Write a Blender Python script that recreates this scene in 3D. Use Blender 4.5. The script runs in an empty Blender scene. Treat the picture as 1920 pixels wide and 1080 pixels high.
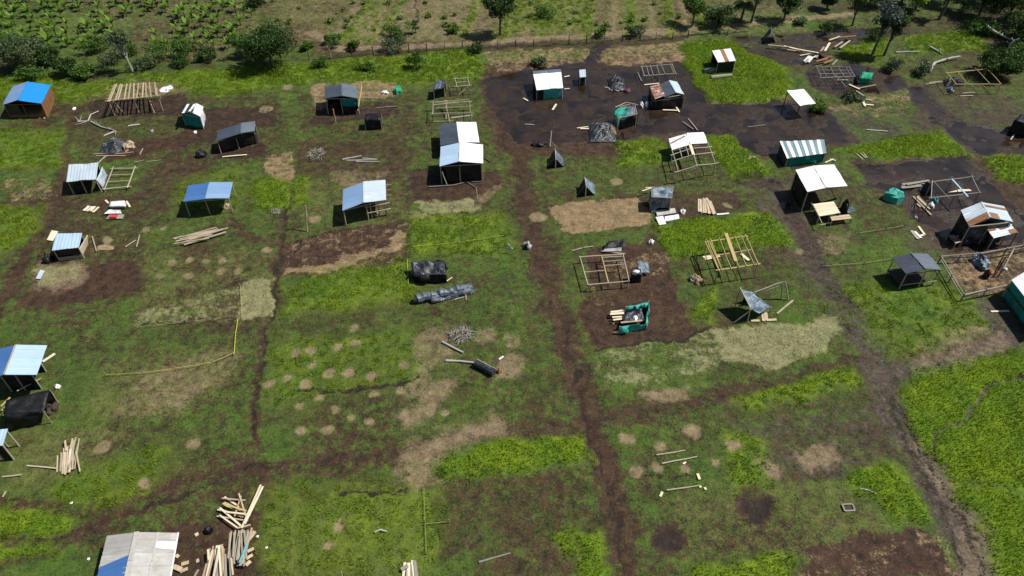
import bpy, bmesh, math, random
import numpy as np
from mathutils import Vector

random.seed(7)
R = math.radians
C = bpy.context.scene.collection

# ------------------------------------------------------------------ camera
FPX, PITCH, CAMH = 1371.0, R(43.0), 44.0
cam = bpy.data.objects.new('camera', bpy.data.cameras.new('camera'))
C.objects.link(cam)
cam.location = (0, 0, CAMH)
cam.rotation_euler = (R(90) - PITCH, 0, 0)
cam.data.sensor_width = 36.0
cam.data.lens = FPX / 1920 * 36.0
cam.data.clip_end = 6000
bpy.context.scene.camera = cam

# ------------------------------------------------------------------ light
SUN_EL, SUN_AZ = R(56), R(10)          # azimuth counted from +x (right) towards +y (away)
S = Vector((math.cos(SUN_EL) * math.cos(SUN_AZ), math.cos(SUN_EL) * math.sin(SUN_AZ), math.sin(SUN_EL)))
sl = bpy.data.lights.new('sun', 'SUN')
sl.energy = 4.9
sl.angle = R(0.5)
sl.color = (1.0, 0.955, 0.88)
so = bpy.data.objects.new('sun', sl)
C.objects.link(so)
so.rotation_euler = S.to_track_quat('Z', 'Y').to_euler()
w = bpy.data.worlds.new('World')
bpy.context.scene.world = w
w.use_nodes = True
nt = w.node_tree
sky = nt.nodes.new('ShaderNodeTexSky')
sky.sky_type = 'NISHITA'
sky.sun_disc = False
sky.sun_elevation = SUN_EL
sky.sun_rotation = R(90) - SUN_AZ
nt.links.new(sky.outputs[0], nt.nodes['Background'].inputs[0])
nt.nodes['Background'].inputs[1].default_value = 0.058
vs = bpy.context.scene.view_settings
vs.view_transform = 'Standard'
vs.look = 'None'
vs.gamma = 1
vs.exposure = 0.2

# ------------------------------------------------------------------ picture <-> world
CP, SP = math.cos(PITCH), math.sin(PITCH)
def P(px, py, z=0.0):
    """world point at height z that the reference pixel looks at"""
    u, v = px - 960.0, 540.0 - py
    dx, dy, dz = u, CP * FPX + SP * v, -SP * FPX + CP * v
    t = (z - CAMH) / dz
    return Vector((dx * t, dy * t, z))
def row(p):
    x, y, z = p[0], p[1], p[2] - CAMH
    d = y * CP - z * SP
    return 540.0 - FPX * (y * SP + z * CP) / d
def zfor(px, py, yb):
    """height of the point at pixel (px,py) whose foot on the ground shows at row yb"""
    lo, hi = 0.0, 9.0
    for _ in range(40):
        m = (lo + hi) / 2
        p = P(px, py, m)
        if row((p.x, p.y, 0)) < yb: lo = m
        else: hi = m
    return lo
def E(px, py, yb):
    return P(px, py, zfor(px, py, yb))

# ------------------------------------------------------------------ node helper
class Gr:
    def __init__(s, name):
        s.m = bpy.data.materials.new(name)
        s.m.use_nodes = True
        s.t = s.m.node_tree
        s.b = s.t.nodes['Principled BSDF']
        s.out = s.t.nodes['Material Output']
    def n(s, typ, **kw):
        nd = s.t.nodes.new(typ)
        for k, v in kw.items(): setattr(nd, k, v)
        return nd
    def put(s, sock, v):
        if hasattr(v, 'is_output'): s.t.links.new(v, sock)
        else:
            if isinstance(v, tuple) and len(v) == 3 and sock.type == 'RGBA': v = v + (1,)
            sock.default_value = v
    def math(s, op, a, b=0.0, c=0.0, clamp=False):
        nd = s.n('ShaderNodeMath', operation=op, use_clamp=clamp)
        s.put(nd.inputs[0], a); s.put(nd.inputs[1], b); s.put(nd.inputs[2], c)
        return nd.outputs[0]
    def pos(s):
        return s.n('ShaderNodeNewGeometry').outputs['Position']
    def uv(s):
        return s.n('ShaderNodeUVMap').outputs[0]
    def noise(s, scale, detail=3, rough=0.55, vec=None, dist=0.0):
        nd = s.n('ShaderNodeTexNoise')
        s.put(nd.inputs['Scale'], scale); s.put(nd.inputs['Detail'], detail)
        s.put(nd.inputs['Roughness'], rough); s.put(nd.inputs['Distortion'], dist)
        if vec is not None: s.put(nd.inputs['Vector'], vec)
        return nd.outputs['Fac']
    def vmap(s, vec, loc=(0, 0, 0), sc=(1, 1, 1)):
        nd = s.n('ShaderNodeMapping')
        s.put(nd.inputs['Vector'], vec)
        nd.inputs['Location'].default_value = loc
        nd.inputs['Scale'].default_value = sc
        return nd.outputs[0]
    def rng(s, v, a, b, c=0.0, d=1.0, smooth=False):
        nd = s.n('ShaderNodeMapRange')
        if smooth: nd.interpolation_type = 'SMOOTHSTEP'
        s.put(nd.inputs[0], v)
        for i, x in enumerate((a, b, c, d)): nd.inputs[i + 1].default_value = x
        return nd.outputs[0]
    def mix(s, f, a, b):
        nd = s.n('ShaderNodeMix', data_type='RGBA')
        s.put(nd.inputs['Factor'], f)
        s.put(nd.inputs[6], a); s.put(nd.inputs[7], b)
        return nd.outputs[2]
    def scale(s, col, f):
        nd = s.n('ShaderNodeVectorMath', operation='SCALE')
        s.put(nd.inputs[0], col if hasattr(col, 'is_output') else tuple(col[:3])); s.put(nd.inputs['Scale'], f)
        return nd.outputs[0]
    def attr(s, name):
        return s.n('ShaderNodeAttribute', attribute_name=name).outputs['Fac']
    def bump(s, h, st, dist=0.05):
        nd = s.n('ShaderNodeBump')
        nd.inputs['Strength'].default_value = st
        nd.inputs['Distance'].default_value = dist
        s.put(nd.inputs['Height'], h)
        s.t.links.new(nd.outputs[0], s.b.inputs['Normal'])
    def fin(s, col, rough=0.8, spec=0.3, metal=0.0):
        s.put(s.b.inputs['Base Color'], col); s.put(s.b.inputs['Roughness'], rough)
        s.put(s.b.inputs['Specular IOR Level'], spec); s.put(s.b.inputs['Metallic'], metal)
        return s.m

def mat_metal(name, c1, c2, var=0.25, streak=0.3, rust=0.0, rough=0.42, sheet=0.85, stripe=None, metal=0.0, dirt=0.25):
    g = Gr(name)
    uv = g.uv()
    sep = g.n('ShaderNodeSeparateXYZ'); g.put(sep.inputs[0], uv)
    sid = g.math('ADD', g.math('FLOOR', g.math('DIVIDE', sep.outputs[1], sheet)),
                 g.math('MULTIPLY', g.math('FLOOR', g.math('DIVIDE', sep.outputs[0], 2.0)), 17.0))
    wn = g.n('ShaderNodeTexWhiteNoise', noise_dimensions='1D'); g.put(wn.inputs['W'], g.math('ADD', sid, 0.37 + len(name)))
    v = wn.outputs['Value']
    st = g.noise(1.0, 4, 0.6, g.vmap(uv, sc=(0.9, 9.0, 1)))
    pa = g.noise(0.9, 4, 0.6, g.vmap(uv, loc=(3.1, 7.7, 0)))
    f = g.math('ADD', g.math('MULTIPLY', v, var), g.math('ADD', g.math('MULTIPLY', g.math('SUBTRACT', st, .5), streak * 2), g.math('MULTIPLY', g.math('SUBTRACT', pa, .5), streak * 2)), clamp=True)
    col = g.mix(f, c1, c2)
    if stripe:
        sf = g.math('GREATER_THAN', g.math('FRACT', g.math('DIVIDE', sep.outputs[1], stripe[1])), 0.55)
        col = g.mix(sf, col, stripe[0])
    dn = g.rng(g.noise(2.5, 5, 0.65, uv), 0.5, 0.75)
    col = g.mix(g.math('MULTIPLY', dn, dirt), col, (0.16, 0.13, 0.10))
    if rust > 0:
        rf = g.math('LESS_THAN', wn.outputs['Value'], rust)
        rn = g.rng(g.noise(1.6, 5, 0.7, g.vmap(uv, sc=(0.6, 1.6, 1))), 0.36, 0.5)
        rcol = g.mix(g.noise(6, 3, 0.6, uv), (0.16, 0.045, 0.022), (0.34, 0.13, 0.06))
        col = g.mix(g.math('MULTIPLY', rf, rn), col, rcol)
    edge = g.rng(g.math('FRACT', g.math('DIVIDE', sep.outputs[1], sheet)), 0.0, 0.05, 0.62, 1.0)
    col = g.scale(col, edge)
    return g.fin(col, rough, 0.5, metal)

def mat_tarp(name, c1, c2, rough=0.38, bump=0.5, spec=0.5):
    g = Gr(name)
    p = g.pos()
    n = g.noise(1.3, 5, 0.6, p)
    fine = g.noise(5.5, 4, 0.6, p, 0.8)
    g.bump(g.math('ADD', n, g.math('MULTIPLY', fine, 0.5)), bump, 0.16)
    col = g.mix(g.rng(g.math('ADD', g.math('MULTIPLY', n, .6), g.math('MULTIPLY', fine, .4)), 0.38, 0.64), c1, c2)
    dust = g.rng(g.noise(0.8, 4, .6, g.vmap(p, loc=(9, 4, 2))), 0.5, 0.75, 0, 0.12)
    col = g.mix(dust, col, (0.12, 0.10, 0.085))
    return g.fin(col, rough, spec)

def mat_wood(name, c1, c2, rough=0.8):
    g = Gr(name)
    p = g.pos()
    rnd = g.n('ShaderNodeObjectInfo').outputs['Random']
    n = g.noise(7, 5, 0.65, g.vmap(p, sc=(1, 1, 2)))
    big = g.noise(1.6, 2, 0.5, p)
    f = g.math('ADD', g.math('MULTIPLY', n, 0.45), g.math('ADD', g.math('MULTIPLY', rnd, 0.45), g.math('MULTIPLY', g.math('SUBTRACT', big, .5), 0.6)), clamp=True)
    col = g.mix(f, c1, c2)
    g.bump(n, 0.4, 0.02)
    return g.fin(col, rough, 0.2)

def mat_leaf(name, c1, c2, c3, rough=0.6):
    g = Gr(name)
    t = g.attr('tone')
    n = g.noise(0.9, 3, 0.6, g.pos())
    col = g.mix(t, c1, c2)
    col = g.mix(g.rng(n, 0.45, 0.7), col, c3)
    m = g.fin(col, rough, 0.25)
    # thin leaves pass some light
    tr = g.n('ShaderNodeBsdfTranslucent'); g.put(tr.inputs[0], g.scale(col, 1.3))
    mx = g.n('ShaderNodeMixShader'); mx.inputs[0].default_value = 0.25
    g.t.links.new(g.b.outputs[0], mx.inputs[1]); g.t.links.new(tr.outputs[0], mx.inputs[2])
    g.t.links.new(mx.outputs[0], g.out.inputs[0])
    return m

M = {}
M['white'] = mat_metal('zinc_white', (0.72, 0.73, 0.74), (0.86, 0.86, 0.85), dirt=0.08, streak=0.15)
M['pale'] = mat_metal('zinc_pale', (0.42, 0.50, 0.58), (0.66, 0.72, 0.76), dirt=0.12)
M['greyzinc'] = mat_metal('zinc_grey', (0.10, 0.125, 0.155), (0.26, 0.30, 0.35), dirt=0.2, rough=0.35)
M['shadezinc'] = mat_metal('zinc_dark', (0.05, 0.062, 0.085), (0.15, 0.18, 0.225), dirt=0.15, rough=0.33)  # for slopes turned from the sun, their shade put into the colour
M['bluezinc'] = mat_metal('zinc_blue_tint', (0.18, 0.30, 0.48), (0.34, 0.46, 0.62), dirt=0.05, rough=0.35)
M['lightblue'] = mat_metal('sheet_light_blue', (0.36, 0.50, 0.68), (0.54, 0.66, 0.80), dirt=0.06)
M['blue'] = mat_metal('sheet_bright_blue', (0.012, 0.22, 0.60), (0.022, 0.30, 0.72), dirt=0.02, streak=0.12)
M['bluegrey'] = mat_metal('sheet_weathered_blue', (0.15, 0.27, 0.50), (0.34, 0.42, 0.55), dirt=0.1, streak=0.5)
M['midblue'] = mat_metal('sheet_mid_blue', (0.055, 0.15, 0.38), (0.10, 0.22, 0.46), dirt=0.04)
M['fibro'] = mat_metal('fibre_cement', (0.36, 0.345, 0.32), (0.66, 0.65, 0.62), var=0.35, streak=0.5, dirt=0.3, rough=0.7)
M['rusty'] = mat_metal('zinc_rusty', (0.36, 0.42, 0.44), (0.56, 0.60, 0.60), rust=0.42, dirt=0.2)
M['rustfew'] = mat_metal('zinc_part_rusty', (0.62, 0.64, 0.64), (0.78, 0.78, 0.77), rust=0.22, dirt=0.15)
M['striped'] = mat_metal('zinc_striped', (0.16, 0.24, 0.28), (0.28, 0.38, 0.42), stripe=((0.82, 0.85, 0.86), 0.82), sheet=0.82, dirt=0.05)  # white glints on the corrugation painted as stripes of colour
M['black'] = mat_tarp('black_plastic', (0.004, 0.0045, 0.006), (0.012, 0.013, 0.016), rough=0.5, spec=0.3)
M['blackgl'] = mat_tarp('black_plastic_sunlit', (0.012, 0.014, 0.019), (0.06, 0.068, 0.085), rough=0.28, bump=0.9)
M['greytarp'] = mat_tarp('grey_plastic', (0.028, 0.038, 0.052), (0.17, 0.21, 0.26), rough=0.3, bump=1.0)
M['bluetarp'] = mat_tarp('blue_grey_plastic', (0.04, 0.07, 0.10), (0.26, 0.34, 0.42), rough=0.33, bump=1.0)  # strong tone contrast paints the light and dark of wrinkles
M['teal'] = mat_tarp('green_shade_net', (0.006, 0.17, 0.14), (0.02, 0.29, 0.24), rough=0.75, spec=0.2)
M['turq'] = mat_tarp('turquoise_net', (0.03, 0.30, 0.25), (0.09, 0.46, 0.38), rough=0.6, spec=0.2)
M['green'] = mat_tarp('emerald_net', (0.01, 0.22, 0.12), (0.03, 0.34, 0.20), rough=0.7, spec=0.2)
M['whitep'] = mat_tarp('white_plastic', (0.60, 0.61, 0.62), (0.80, 0.80, 0.79), rough=0.5, bump=0.3)
M['greyp'] = mat_tarp('grey_cloth', (0.20, 0.20, 0.22), (0.38, 0.38, 0.40), rough=0.8)
M['red'] = mat_tarp('red_plastic', (0.45, 0.03, 0.03), (0.60, 0.07, 0.06), rough=0.5)
M['new'] = mat_wood('wood_fresh_sawn', (0.36, 0.27, 0.17), (0.66, 0.56, 0.42))
M['cream'] = mat_wood('wood_cream_board', (0.58, 0.48, 0.33), (0.78, 0.70, 0.54))
M['tan'] = mat_wood('wood_tan', (0.26, 0.195, 0.13), (0.50, 0.41, 0.30))
M['old'] = mat_wood('wood_grey_weathered', (0.17, 0.15, 0.125), (0.40, 0.37, 0.32))
M['pole'] = mat_wood('wood_pale_pole', (0.24, 0.21, 0.15), (0.50, 0.45, 0.34))
M['bamboo'] = mat_wood('bamboo_yellow', (0.36, 0.25, 0.10), (0.58, 0.46, 0.24))
M['brown'] = mat_wood('wood_brown_board', (0.16, 0.075, 0.032), (0.34, 0.18, 0.085))
M['dark'] = mat_wood('wood_dark_wet', (0.035, 0.027, 0.02), (0.10, 0.08, 0.06))
M['dead'] = mat_wood('dead_branch', (0.22, 0.205, 0.19), (0.52, 0.50, 0.47))
M['bark'] = mat_wood('bark', (0.07, 0.055, 0.042), (0.19, 0.16, 0.125))
M['barkpale'] = mat_wood('bark_pale', (0.20, 0.19, 0.17), (0.38, 0.37, 0.33))
M['tape'] = mat_wood('yellow_tape', (0.42, 0.38, 0.05), (0.62, 0.56, 0.10))
M['string'] = mat_wood('straw_string', (0.24, 0.22, 0.10), (0.36, 0.33, 0.16))
M['cyan'] = mat_wood('cyan_painted_wood', (0.10, 0.36, 0.42), (0.18, 0.48, 0.54))
M['purple'] = mat_tarp('purple_cloth', (0.10, 0.02, 0.05), (0.20, 0.05, 0.10), rough=0.8)
M['earth'] = mat_tarp('dug_earth', (0.22, 0.155, 0.09), (0.42, 0.32, 0.20), rough=0.95, bump=1.0, spec=0.05)
M['leafdark'] = mat_leaf('leaf_dark', (0.018, 0.042, 0.008), (0.058, 0.115, 0.020), (0.036, 0.076, 0.014))
M['leafmid'] = mat_leaf('leaf_mid', (0.032, 0.078, 0.010), (0.100, 0.190, 0.026), (0.065, 0.135, 0.018))
M['leafgrey'] = mat_leaf('leaf_grey_green', (0.045, 0.072, 0.030), (0.115, 0.16, 0.07), (0.075, 0.115, 0.045))
M['leafblue'] = mat_leaf('leaf_blue_grey', (0.04, 0.062, 0.052), (0.10, 0.14, 0.115), (0.06, 0.09, 0.075))
M['leafyel'] = mat_leaf('leaf_yellow_green', (0.12, 0.22, 0.015), (0.26, 0.36, 0.03), (0.17, 0.28, 0.02))
M['leafpale'] = mat_leaf('leaf_pale_green', (0.10, 0.16, 0.06), (0.22, 0.30, 0.13), (0.14, 0.21, 0.08))
M['crop'] = mat_leaf('leaf_crop', (0.05, 0.115, 0.010), (0.17, 0.28, 0.03), (0.10, 0.185, 0.018))
M['weed'] = mat_leaf('leaf_weed', (0.05, 0.10, 0.015), (0.13, 0.21, 0.03), (0.08, 0.15, 0.02))

# ------------------------------------------------------------------ mesh builder
def rv(s): return Vector((random.uniform(-s, s), random.uniform(-s, s), random.uniform(-s, s)))
class MB:
    def __init__(s): s.v, s.f, s.uv, s.t = [], [], [], []
    def quad(s, a, b, c, d, uvs=None, tone=0.5):
        i = len(s.v); s.v += [a, b, c, d]; s.f.append((i, i + 1, i + 2, i + 3)); s.t.append(tone)
        s.uv.append(uvs or [(0, 0), (1, 0), (1, 1), (0, 1)])
    def tube(s, pts, rad, seg=6):
        """tapered tube through pts with radii rad"""
        i0 = len(s.v); n = len(pts)
        for k, p in enumerate(pts):
            p = Vector(p)
            d = Vector(pts[min(k + 1, n - 1)]) - Vector(pts[max(k - 1, 0)])
            d = d.normalized() if d.length > 1e-6 else Vector((0, 0, 1))
            a = d.cross(Vector((0, 0, 1)))
            if a.length < 0.05: a = d.cross(Vector((0, 1, 0)))
            a.normalize(); b = d.cross(a)
            for j in range(seg):
                t = 2 * math.pi * j / seg
                s.v.append(p + (a * math.cos(t) + b * math.sin(t)) * rad[k])
        for k in range(n - 1):
            for j in range(seg):
                q = (i0 + k * seg + j, i0 + k * seg + (j + 1) % seg, i0 + (k + 1) * seg + (j + 1) % seg, i0 + (k + 1) * seg + j)
                s.f.append(q); s.t.append(0.5); s.uv.append([(0, 0), (1, 0), (1, 1), (0, 1)])
        for base, rev in ((i0, True), (i0 + (n - 1) * seg, False)):
            idx = list(range(base, base + seg))
            s.f.append(tuple(idx[::-1] if rev else idx)); s.t.append(0.5); s.uv.append([(0, 0)] * seg)
        return s
    def pole(s, a, b, r0=0.05, r1=None, wob=0.03, seg=6):
        a, b = Vector(a), Vector(b); r1 = r0 * 0.8 if r1 is None else r1
        L = (b - a).length
        pts = [a, a.lerp(b, .35) + rv(wob * min(1, L / 3)), a.lerp(b, .68) + rv(wob * min(1, L / 3)), b]
        return s.tube(pts, [r0, r0 * .95 + r1 * .05, (r0 + r1) / 2, r1], seg)
    def plank(s, a, b, wd=0.16, th=0.035, up=(0, 0, 1)):
        a, b = Vector(a), Vector(b); d = (b - a).normalized(); up = Vector(up)
        side = d.cross(up)
        if side.length < 0.05: side = d.cross(Vector((1, 0, 0)))
        side.normalize(); up = side.cross(d).normalized()
        sw = side * wd / 2; tu = up * th / 2
        bow = up * random.uniform(-.02, .02)
        mids = [a, a.lerp(b, .5) + bow, b]
        i0 = len(s.v)
        for p in mids: s.v += [p - sw - tu, p + sw - tu, p + sw + tu, p - sw + tu]
        for k in range(2):
            for j in range(4):
                s.f.append((i0 + k * 4 + j, i0 + k * 4 + (j + 1) % 4, i0 + k * 4 + 4 + (j + 1) % 4, i0 + k * 4 + 4 + j)); s.t.append(.5)
                s.uv.append([(0, 0), (1, 0), (1, 1), (0, 1)])
        s.f.append((i0 + 3, i0 + 2, i0 + 1, i0)); s.f.append((i0 + 8, i0 + 9, i0 + 10, i0 + 11))
        s.t += [.5, .5]; s.uv += [[(0, 0)] * 4] * 2
        return s
    def box(s, c, sx, sy, sz, rot=0.0):
        """box standing on c"""
        c = Vector(c); a = Vector((math.cos(rot), math.sin(rot), 0)); b = Vector((-a.y, a.x, 0))
        p = [c + a * (x * sx / 2) + b * (y * sy / 2) for x, y in ((-1, -1), (1, -1), (1, 1), (-1, 1))]
        q = [v + Vector((0, 0, sz)) for v in p]
        for k in range(4): s.quad(p[k], p[(k + 1) % 4], q[(k + 1) % 4], q[k])
        s.quad(q[0], q[1], q[2], q[3]); s.quad(p[3], p[2], p[1], p[0])
        return s
    def panel(s, c00, c10, c11, c01, th=0.03, du=0.5, dv=0.5, disp=None, holes=None):
        """thick bilinear sheet; u runs c00->c10, v runs c00->c01"""
        c00, c10, c11, c01 = map(Vector, (c00, c10, c11, c01))
        lu = ((c10 - c00).length + (c11 - c01).length) / 2; lv = ((c01 - c00).length + (c11 - c10).length) / 2
        nu, nv = max(1, round(lu / du)), max(1, round(lv / dv))
        nrm = (c10 - c00).cross(c01 - c00) + (c11 - c01).cross(c11 - c10)
        nrm.normalize()
        i0 = len(s.v); W_ = nv + 1
        for side in (0, 1):
            for i in range(nu + 1):
                for j in range(nv + 1):
                    u, v = i / nu, j / nv
                    p = c00.lerp(c10, u).lerp(c01.lerp(c11, u), v)
                    h = disp(u * lu, v * lv, u, v) if disp else 0.0
                    s.v.append(p + nrm * (h + (th / 2 if side == 0 else -th / 2)))
        N_ = (nu + 1) * W_
        for i in range(nu):
            for j in range(nv):
                a, b, c, d = i * W_ + j, (i + 1) * W_ + j, (i + 1) * W_ + j + 1, i * W_ + j + 1
                uvs = [(i / nu * lu, j / nv * lv), ((i + 1) / nu * lu, j / nv * lv), ((i + 1) / nu * lu, (j + 1) / nv * lv), (i / nu * lu, (j + 1) / nv * lv)]
                s.f.append((i0 + a, i0 + b, i0 + c, i0 + d)); s.uv.append(uvs); s.t.append(.5)
                s.f.append((i0 + N_ + d, i0 + N_ + c, i0 + N_ + b, i0 + N_ + a)); s.uv.append(uvs[::-1]); s.t.append(.5)
        rim = [(i, 0) for i in range(nu + 1)] + [(nu, j) for j in range(1, nv + 1)] + [(i, nv) for i in range(nu - 1, -1, -1)] + [(0, j) for j in range(nv - 1, 0, -1)]
        for k in range(len(rim)):
            a = rim[k][0] * W_ + rim[k][1]; b = rim[(k + 1) % len(rim)][0] * W_ + rim[(k + 1) % len(rim)][1]
            s.f.append((i0 + b, i0 + a, i0 + N_ + a, i0 + N_ + b)); s.uv.append([(0, 0)] * 4); s.t.append(.5)
        return s
    def dome(s, c, rx, ry, h, rot=0.0, nz=0.3, n=14, m=6, flat=0.0, seed=0):
        """lumpy heap on the ground"""
        c = Vector(c); rnd = random.Random(seed)
        ph = [(rnd.uniform(0, 6.28), rnd.uniform(0, 6.28), rnd.uniform(1.5, 5), rnd.uniform(1, 4)) for _ in range(5)]
        i0 = len(s.v)
        for k in range(m + 1):
            e = (k / m) * math.pi / 2
            for j in range(n):
                t = 2 * math.pi * j / n
                d = 1 + nz * sum(math.sin(round(f1) * t + a + 2 * e) * math.cos(f2 * e + b) for a, b, f1, f2 in ph) / 3
                x, y = rx * math.cos(e) * math.cos(t) * d, ry * math.cos(e) * math.sin(t) * d
                z = h * math.sin(e) ** (1 - flat * .6) * (1 + (d - 1) * .8) - (0.08 if k == 0 else 0)
                s.v.append(c + Vector((x * math.cos(rot) - y * math.sin(rot), x * math.sin(rot) + y * math.cos(rot), z)))
        for k in range(m):
            for j in range(n):
                s.f.append((i0 + k * n + j, i0 + k * n + (j + 1) % n, i0 + (k + 1) * n + (j + 1) % n, i0 + (k + 1) * n + j)); s.t.append(.5)
                s.uv.append([(0, 0), (1, 0), (1, 1), (0, 1)])
        return s

def obj(name, mb, mat, parent=None, smooth=False, label=None, origin=None):
    me = bpy.data.meshes.new(name)
    off = origin if origin is not None else (parent.location if parent is not None else None)
    if off is None:
        xs = [v[0] for v in mb.v]; ys = [v[1] for v in mb.v]; zs = [v[2] for v in mb.v]
        off = Vector(((min(xs) + max(xs)) / 2, (min(ys) + max(ys)) / 2, min(zs)))
    off = Vector(off)
    me.from_pydata([tuple(Vector(v) - off) for v in mb.v], [], mb.f)
    ul = me.uv_layers.new(name='UVMap')
    flat = [c for uv in mb.uv for p in uv for c in p]
    ul.data.foreach_set('uv', flat)
    at = me.attributes.new('tone', 'FLOAT', 'FACE')
    at.data.foreach_set('value', mb.t)
    me.materials.append(M[mat] if isinstance(mat, str) else mat)
    if smooth: me.polygons.foreach_set('use_smooth', [True] * len(me.polygons))
    me.update()
    o = bpy.data.objects.new(name, me)
    C.objects.link(o)
    if parent is not None: o.parent = parent
    else: o.location = off
    if label: o['label'] = label
    return o
def tag(o, label, cat, group=None, kind=None):
    if label: o['label'] = label
    if cat: o['category'] = cat
    if group: o['group'] = group
    if kind: o['kind'] = kind
    return o
def thing(name, label, cat, loc, group=None):
    o = bpy.data.objects.new(name, None)
    C.objects.link(o)
    o.location = Vector(loc); o.empty_display_size = 0.3
    return tag(o, label, cat, group)
def solo(name, mb, mat, label, cat, group=None, smooth=False):
    return tag(obj(name, mb, mat, smooth=smooth), label, cat, group)

# ------------------------------------------------------------------ ground fields (what grows or lies where)
def vnoise(X, Y, sc, seed):
    x, y = X * sc + seed * 13.7, Y * sc + seed * 7.3
    xi, yi = np.floor(x).astype(np.int64), np.floor(y).astype(np.int64)
    fx, fy = x - xi, y - yi
    fx, fy = fx * fx * (3 - 2 * fx), fy * fy * (3 - 2 * fy)
    def h(a, b):
        n = (a * 374761393 + b * 668265263 + seed * 974711) & 0x7fffffff
        n = ((n ^ (n >> 13)) * 1274126177) & 0x7fffffff
        return ((n ^ (n >> 16)) & 0xffff) / 65535.0
    return (h(xi, yi) * (1 - fx) + h(xi + 1, yi) * fx) * (1 - fy) + (h(xi, yi + 1) * (1 - fx) + h(xi + 1, yi + 1) * fx) * fy
def fbm(X, Y, sc, seed, o=3):
    r, a, t = 0, 1.0, 0
    for k in range(o):
        r = r + a * vnoise(X, Y, sc * 2 ** k, seed + k); t += a; a *= .55
    return r / t

STEP = 0.19
inx = np.arange(-92, 92.01, STEP); iny = np.arange(13, 125.01, STEP)
def skirt(a0, sign):
    out, d = [], 1.0
    while d < 2600: out.append(a0 + sign * d); d *= 1.9
    return out
gx = np.array(skirt(inx[0], -1)[::-1] + list(inx) + skirt(inx[-1], 1))
gy = np.array(skirt(iny[0], -1)[::-1] + list(iny) + skirt(iny[-1], 1))
X, Y = np.meshgrid(gx, gy)
WX = X + (fbm(X, Y, 0.45, 3) - .5) * 1.5 + (fbm(X, Y, 2.1, 5, 2) - .5) * .55
WY = Y + (fbm(X, Y, 0.45, 11) - .5) * 1.5 + (fbm(X, Y, 2.1, 17, 2) - .5) * .55
FIELDS = ('mud', 'wet', 'straw', 'olive', 'lush', 'pale', 'rut', 'dry', 'grey')
F = {k: np.full(X.shape, -1.0) for k in FIELDS}
F['mud'][:] = -0.36 + 0.95 * (fbm(X, Y, .13, 81, 5) - .2); F['pale'][:] = -1.0 + .45 * fbm(X, Y, .3, 83); F['dry'][:] = -0.62 + .5 * (fbm(X, Y, .14, 85) - .2)
F['lush'][:] = -1.12 + .85 * fbm(X, Y, .17, 87, 3)
def g2(pts): return [(P(px, py).x, P(px, py).y) for px, py in pts]
def window(pts, pad):
    xs, ys = [p[0] for p in pts], [p[1] for p in pts]
    i0, i1 = np.searchsorted(gx, min(xs) - pad), np.searchsorted(gx, max(xs) + pad)
    j0, j1 = np.searchsorted(gy, min(ys) - pad), np.searchsorted(gy, max(ys) + pad)
    return slice(j0, j1), slice(i0, i1)
def poly(field, pts, soft=0.8, cap=1.0):
    if field == 'lush': soft *= 2.0
    w_ = g2(pts); sl_ = window(w_, soft + 2.2)
    x, y = WX[sl_], WY[sl_]
    d = np.full(x.shape, 1e9); ins = np.zeros(x.shape, bool)
    for k in range(len(w_)):
        (ax, ay), (bx, by) = w_[k], w_[(k + 1) % len(w_)]
        vx, vy = bx - ax, by - ay
        t = np.clip(((x - ax) * vx + (y - ay) * vy) / (vx * vx + vy * vy + 1e-9), 0, 1)
        d = np.minimum(d, np.hypot(x - ax - t * vx, y - ay - t * vy))
        if ay != by: ins ^= ((ay > y) != (by > y)) & (x < (bx - ax) * (y - ay) / (by - ay) + ax)
    v = np.minimum(np.where(ins, d, -d) / soft, cap)
    F[field][sl_] = np.maximum(F[field][sl_], np.maximum(v, -1.0))
def line(field, pts, width, soft=0.5, cap=1.0):
    w_ = g2(pts); sl_ = window(w_, width + soft + 2.2)
    x, y = WX[sl_], WY[sl_]; d = np.full(x.shape, 1e9)
    for k in range(len(w_) - 1):
        (ax, ay), (bx, by) = w_[k], w_[k + 1]
        vx, vy = bx - ax, by - ay
        t = np.clip(((x - ax) * vx + (y - ay) * vy) / (vx * vx + vy * vy + 1e-9), 0, 1)
        d = np.minimum(d, np.hypot(x - ax - t * vx, y - ay - t * vy))
    v = np.minimum((width / 2 - d) / soft, cap)
    F[field][sl_] = np.maximum(F[field][sl_], np.maximum(v, -1.0))
def spot(field, px, py, r, soft=0.45, cap=0.8):
    c = P(px, py); sl_ = window([(c.x, c.y)], r + soft + 2)
    d = np.hypot(WX[sl_] - c.x, WY[sl_] - c.y)
    v = np.minimum((r - d) / soft, cap)
    F[field][sl_] = np.maximum(F[field][sl_], np.maximum(v, -1.0))
def cut(fields, pts, depth=1.0, soft=0.8):
    """keeps a patch free of the named covers"""
    tmp = F['cut'] = np.full(X.shape, -1.0)
    poly('cut', pts, soft)
    for f in fields: F[f] = np.where(tmp > -1, np.minimum(F[f], -tmp * depth), F[f])
    del F['cut']

for q_ in ([(163, 192), (345, 176), (352, 195), (332, 215), (172, 222)], [(375, 205), (525, 194), (520, 228), (440, 235), (400, 262), (330, 275), (365, 238)], [(590, 205), (750, 190), (755, 215), (590, 235)], [(385, 280), (500, 262), (505, 290), (400, 300)], [(770, 320), (930, 320), (900, 350), (770, 370)]): poly('rut', q_, 1.0, -.05)
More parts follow.
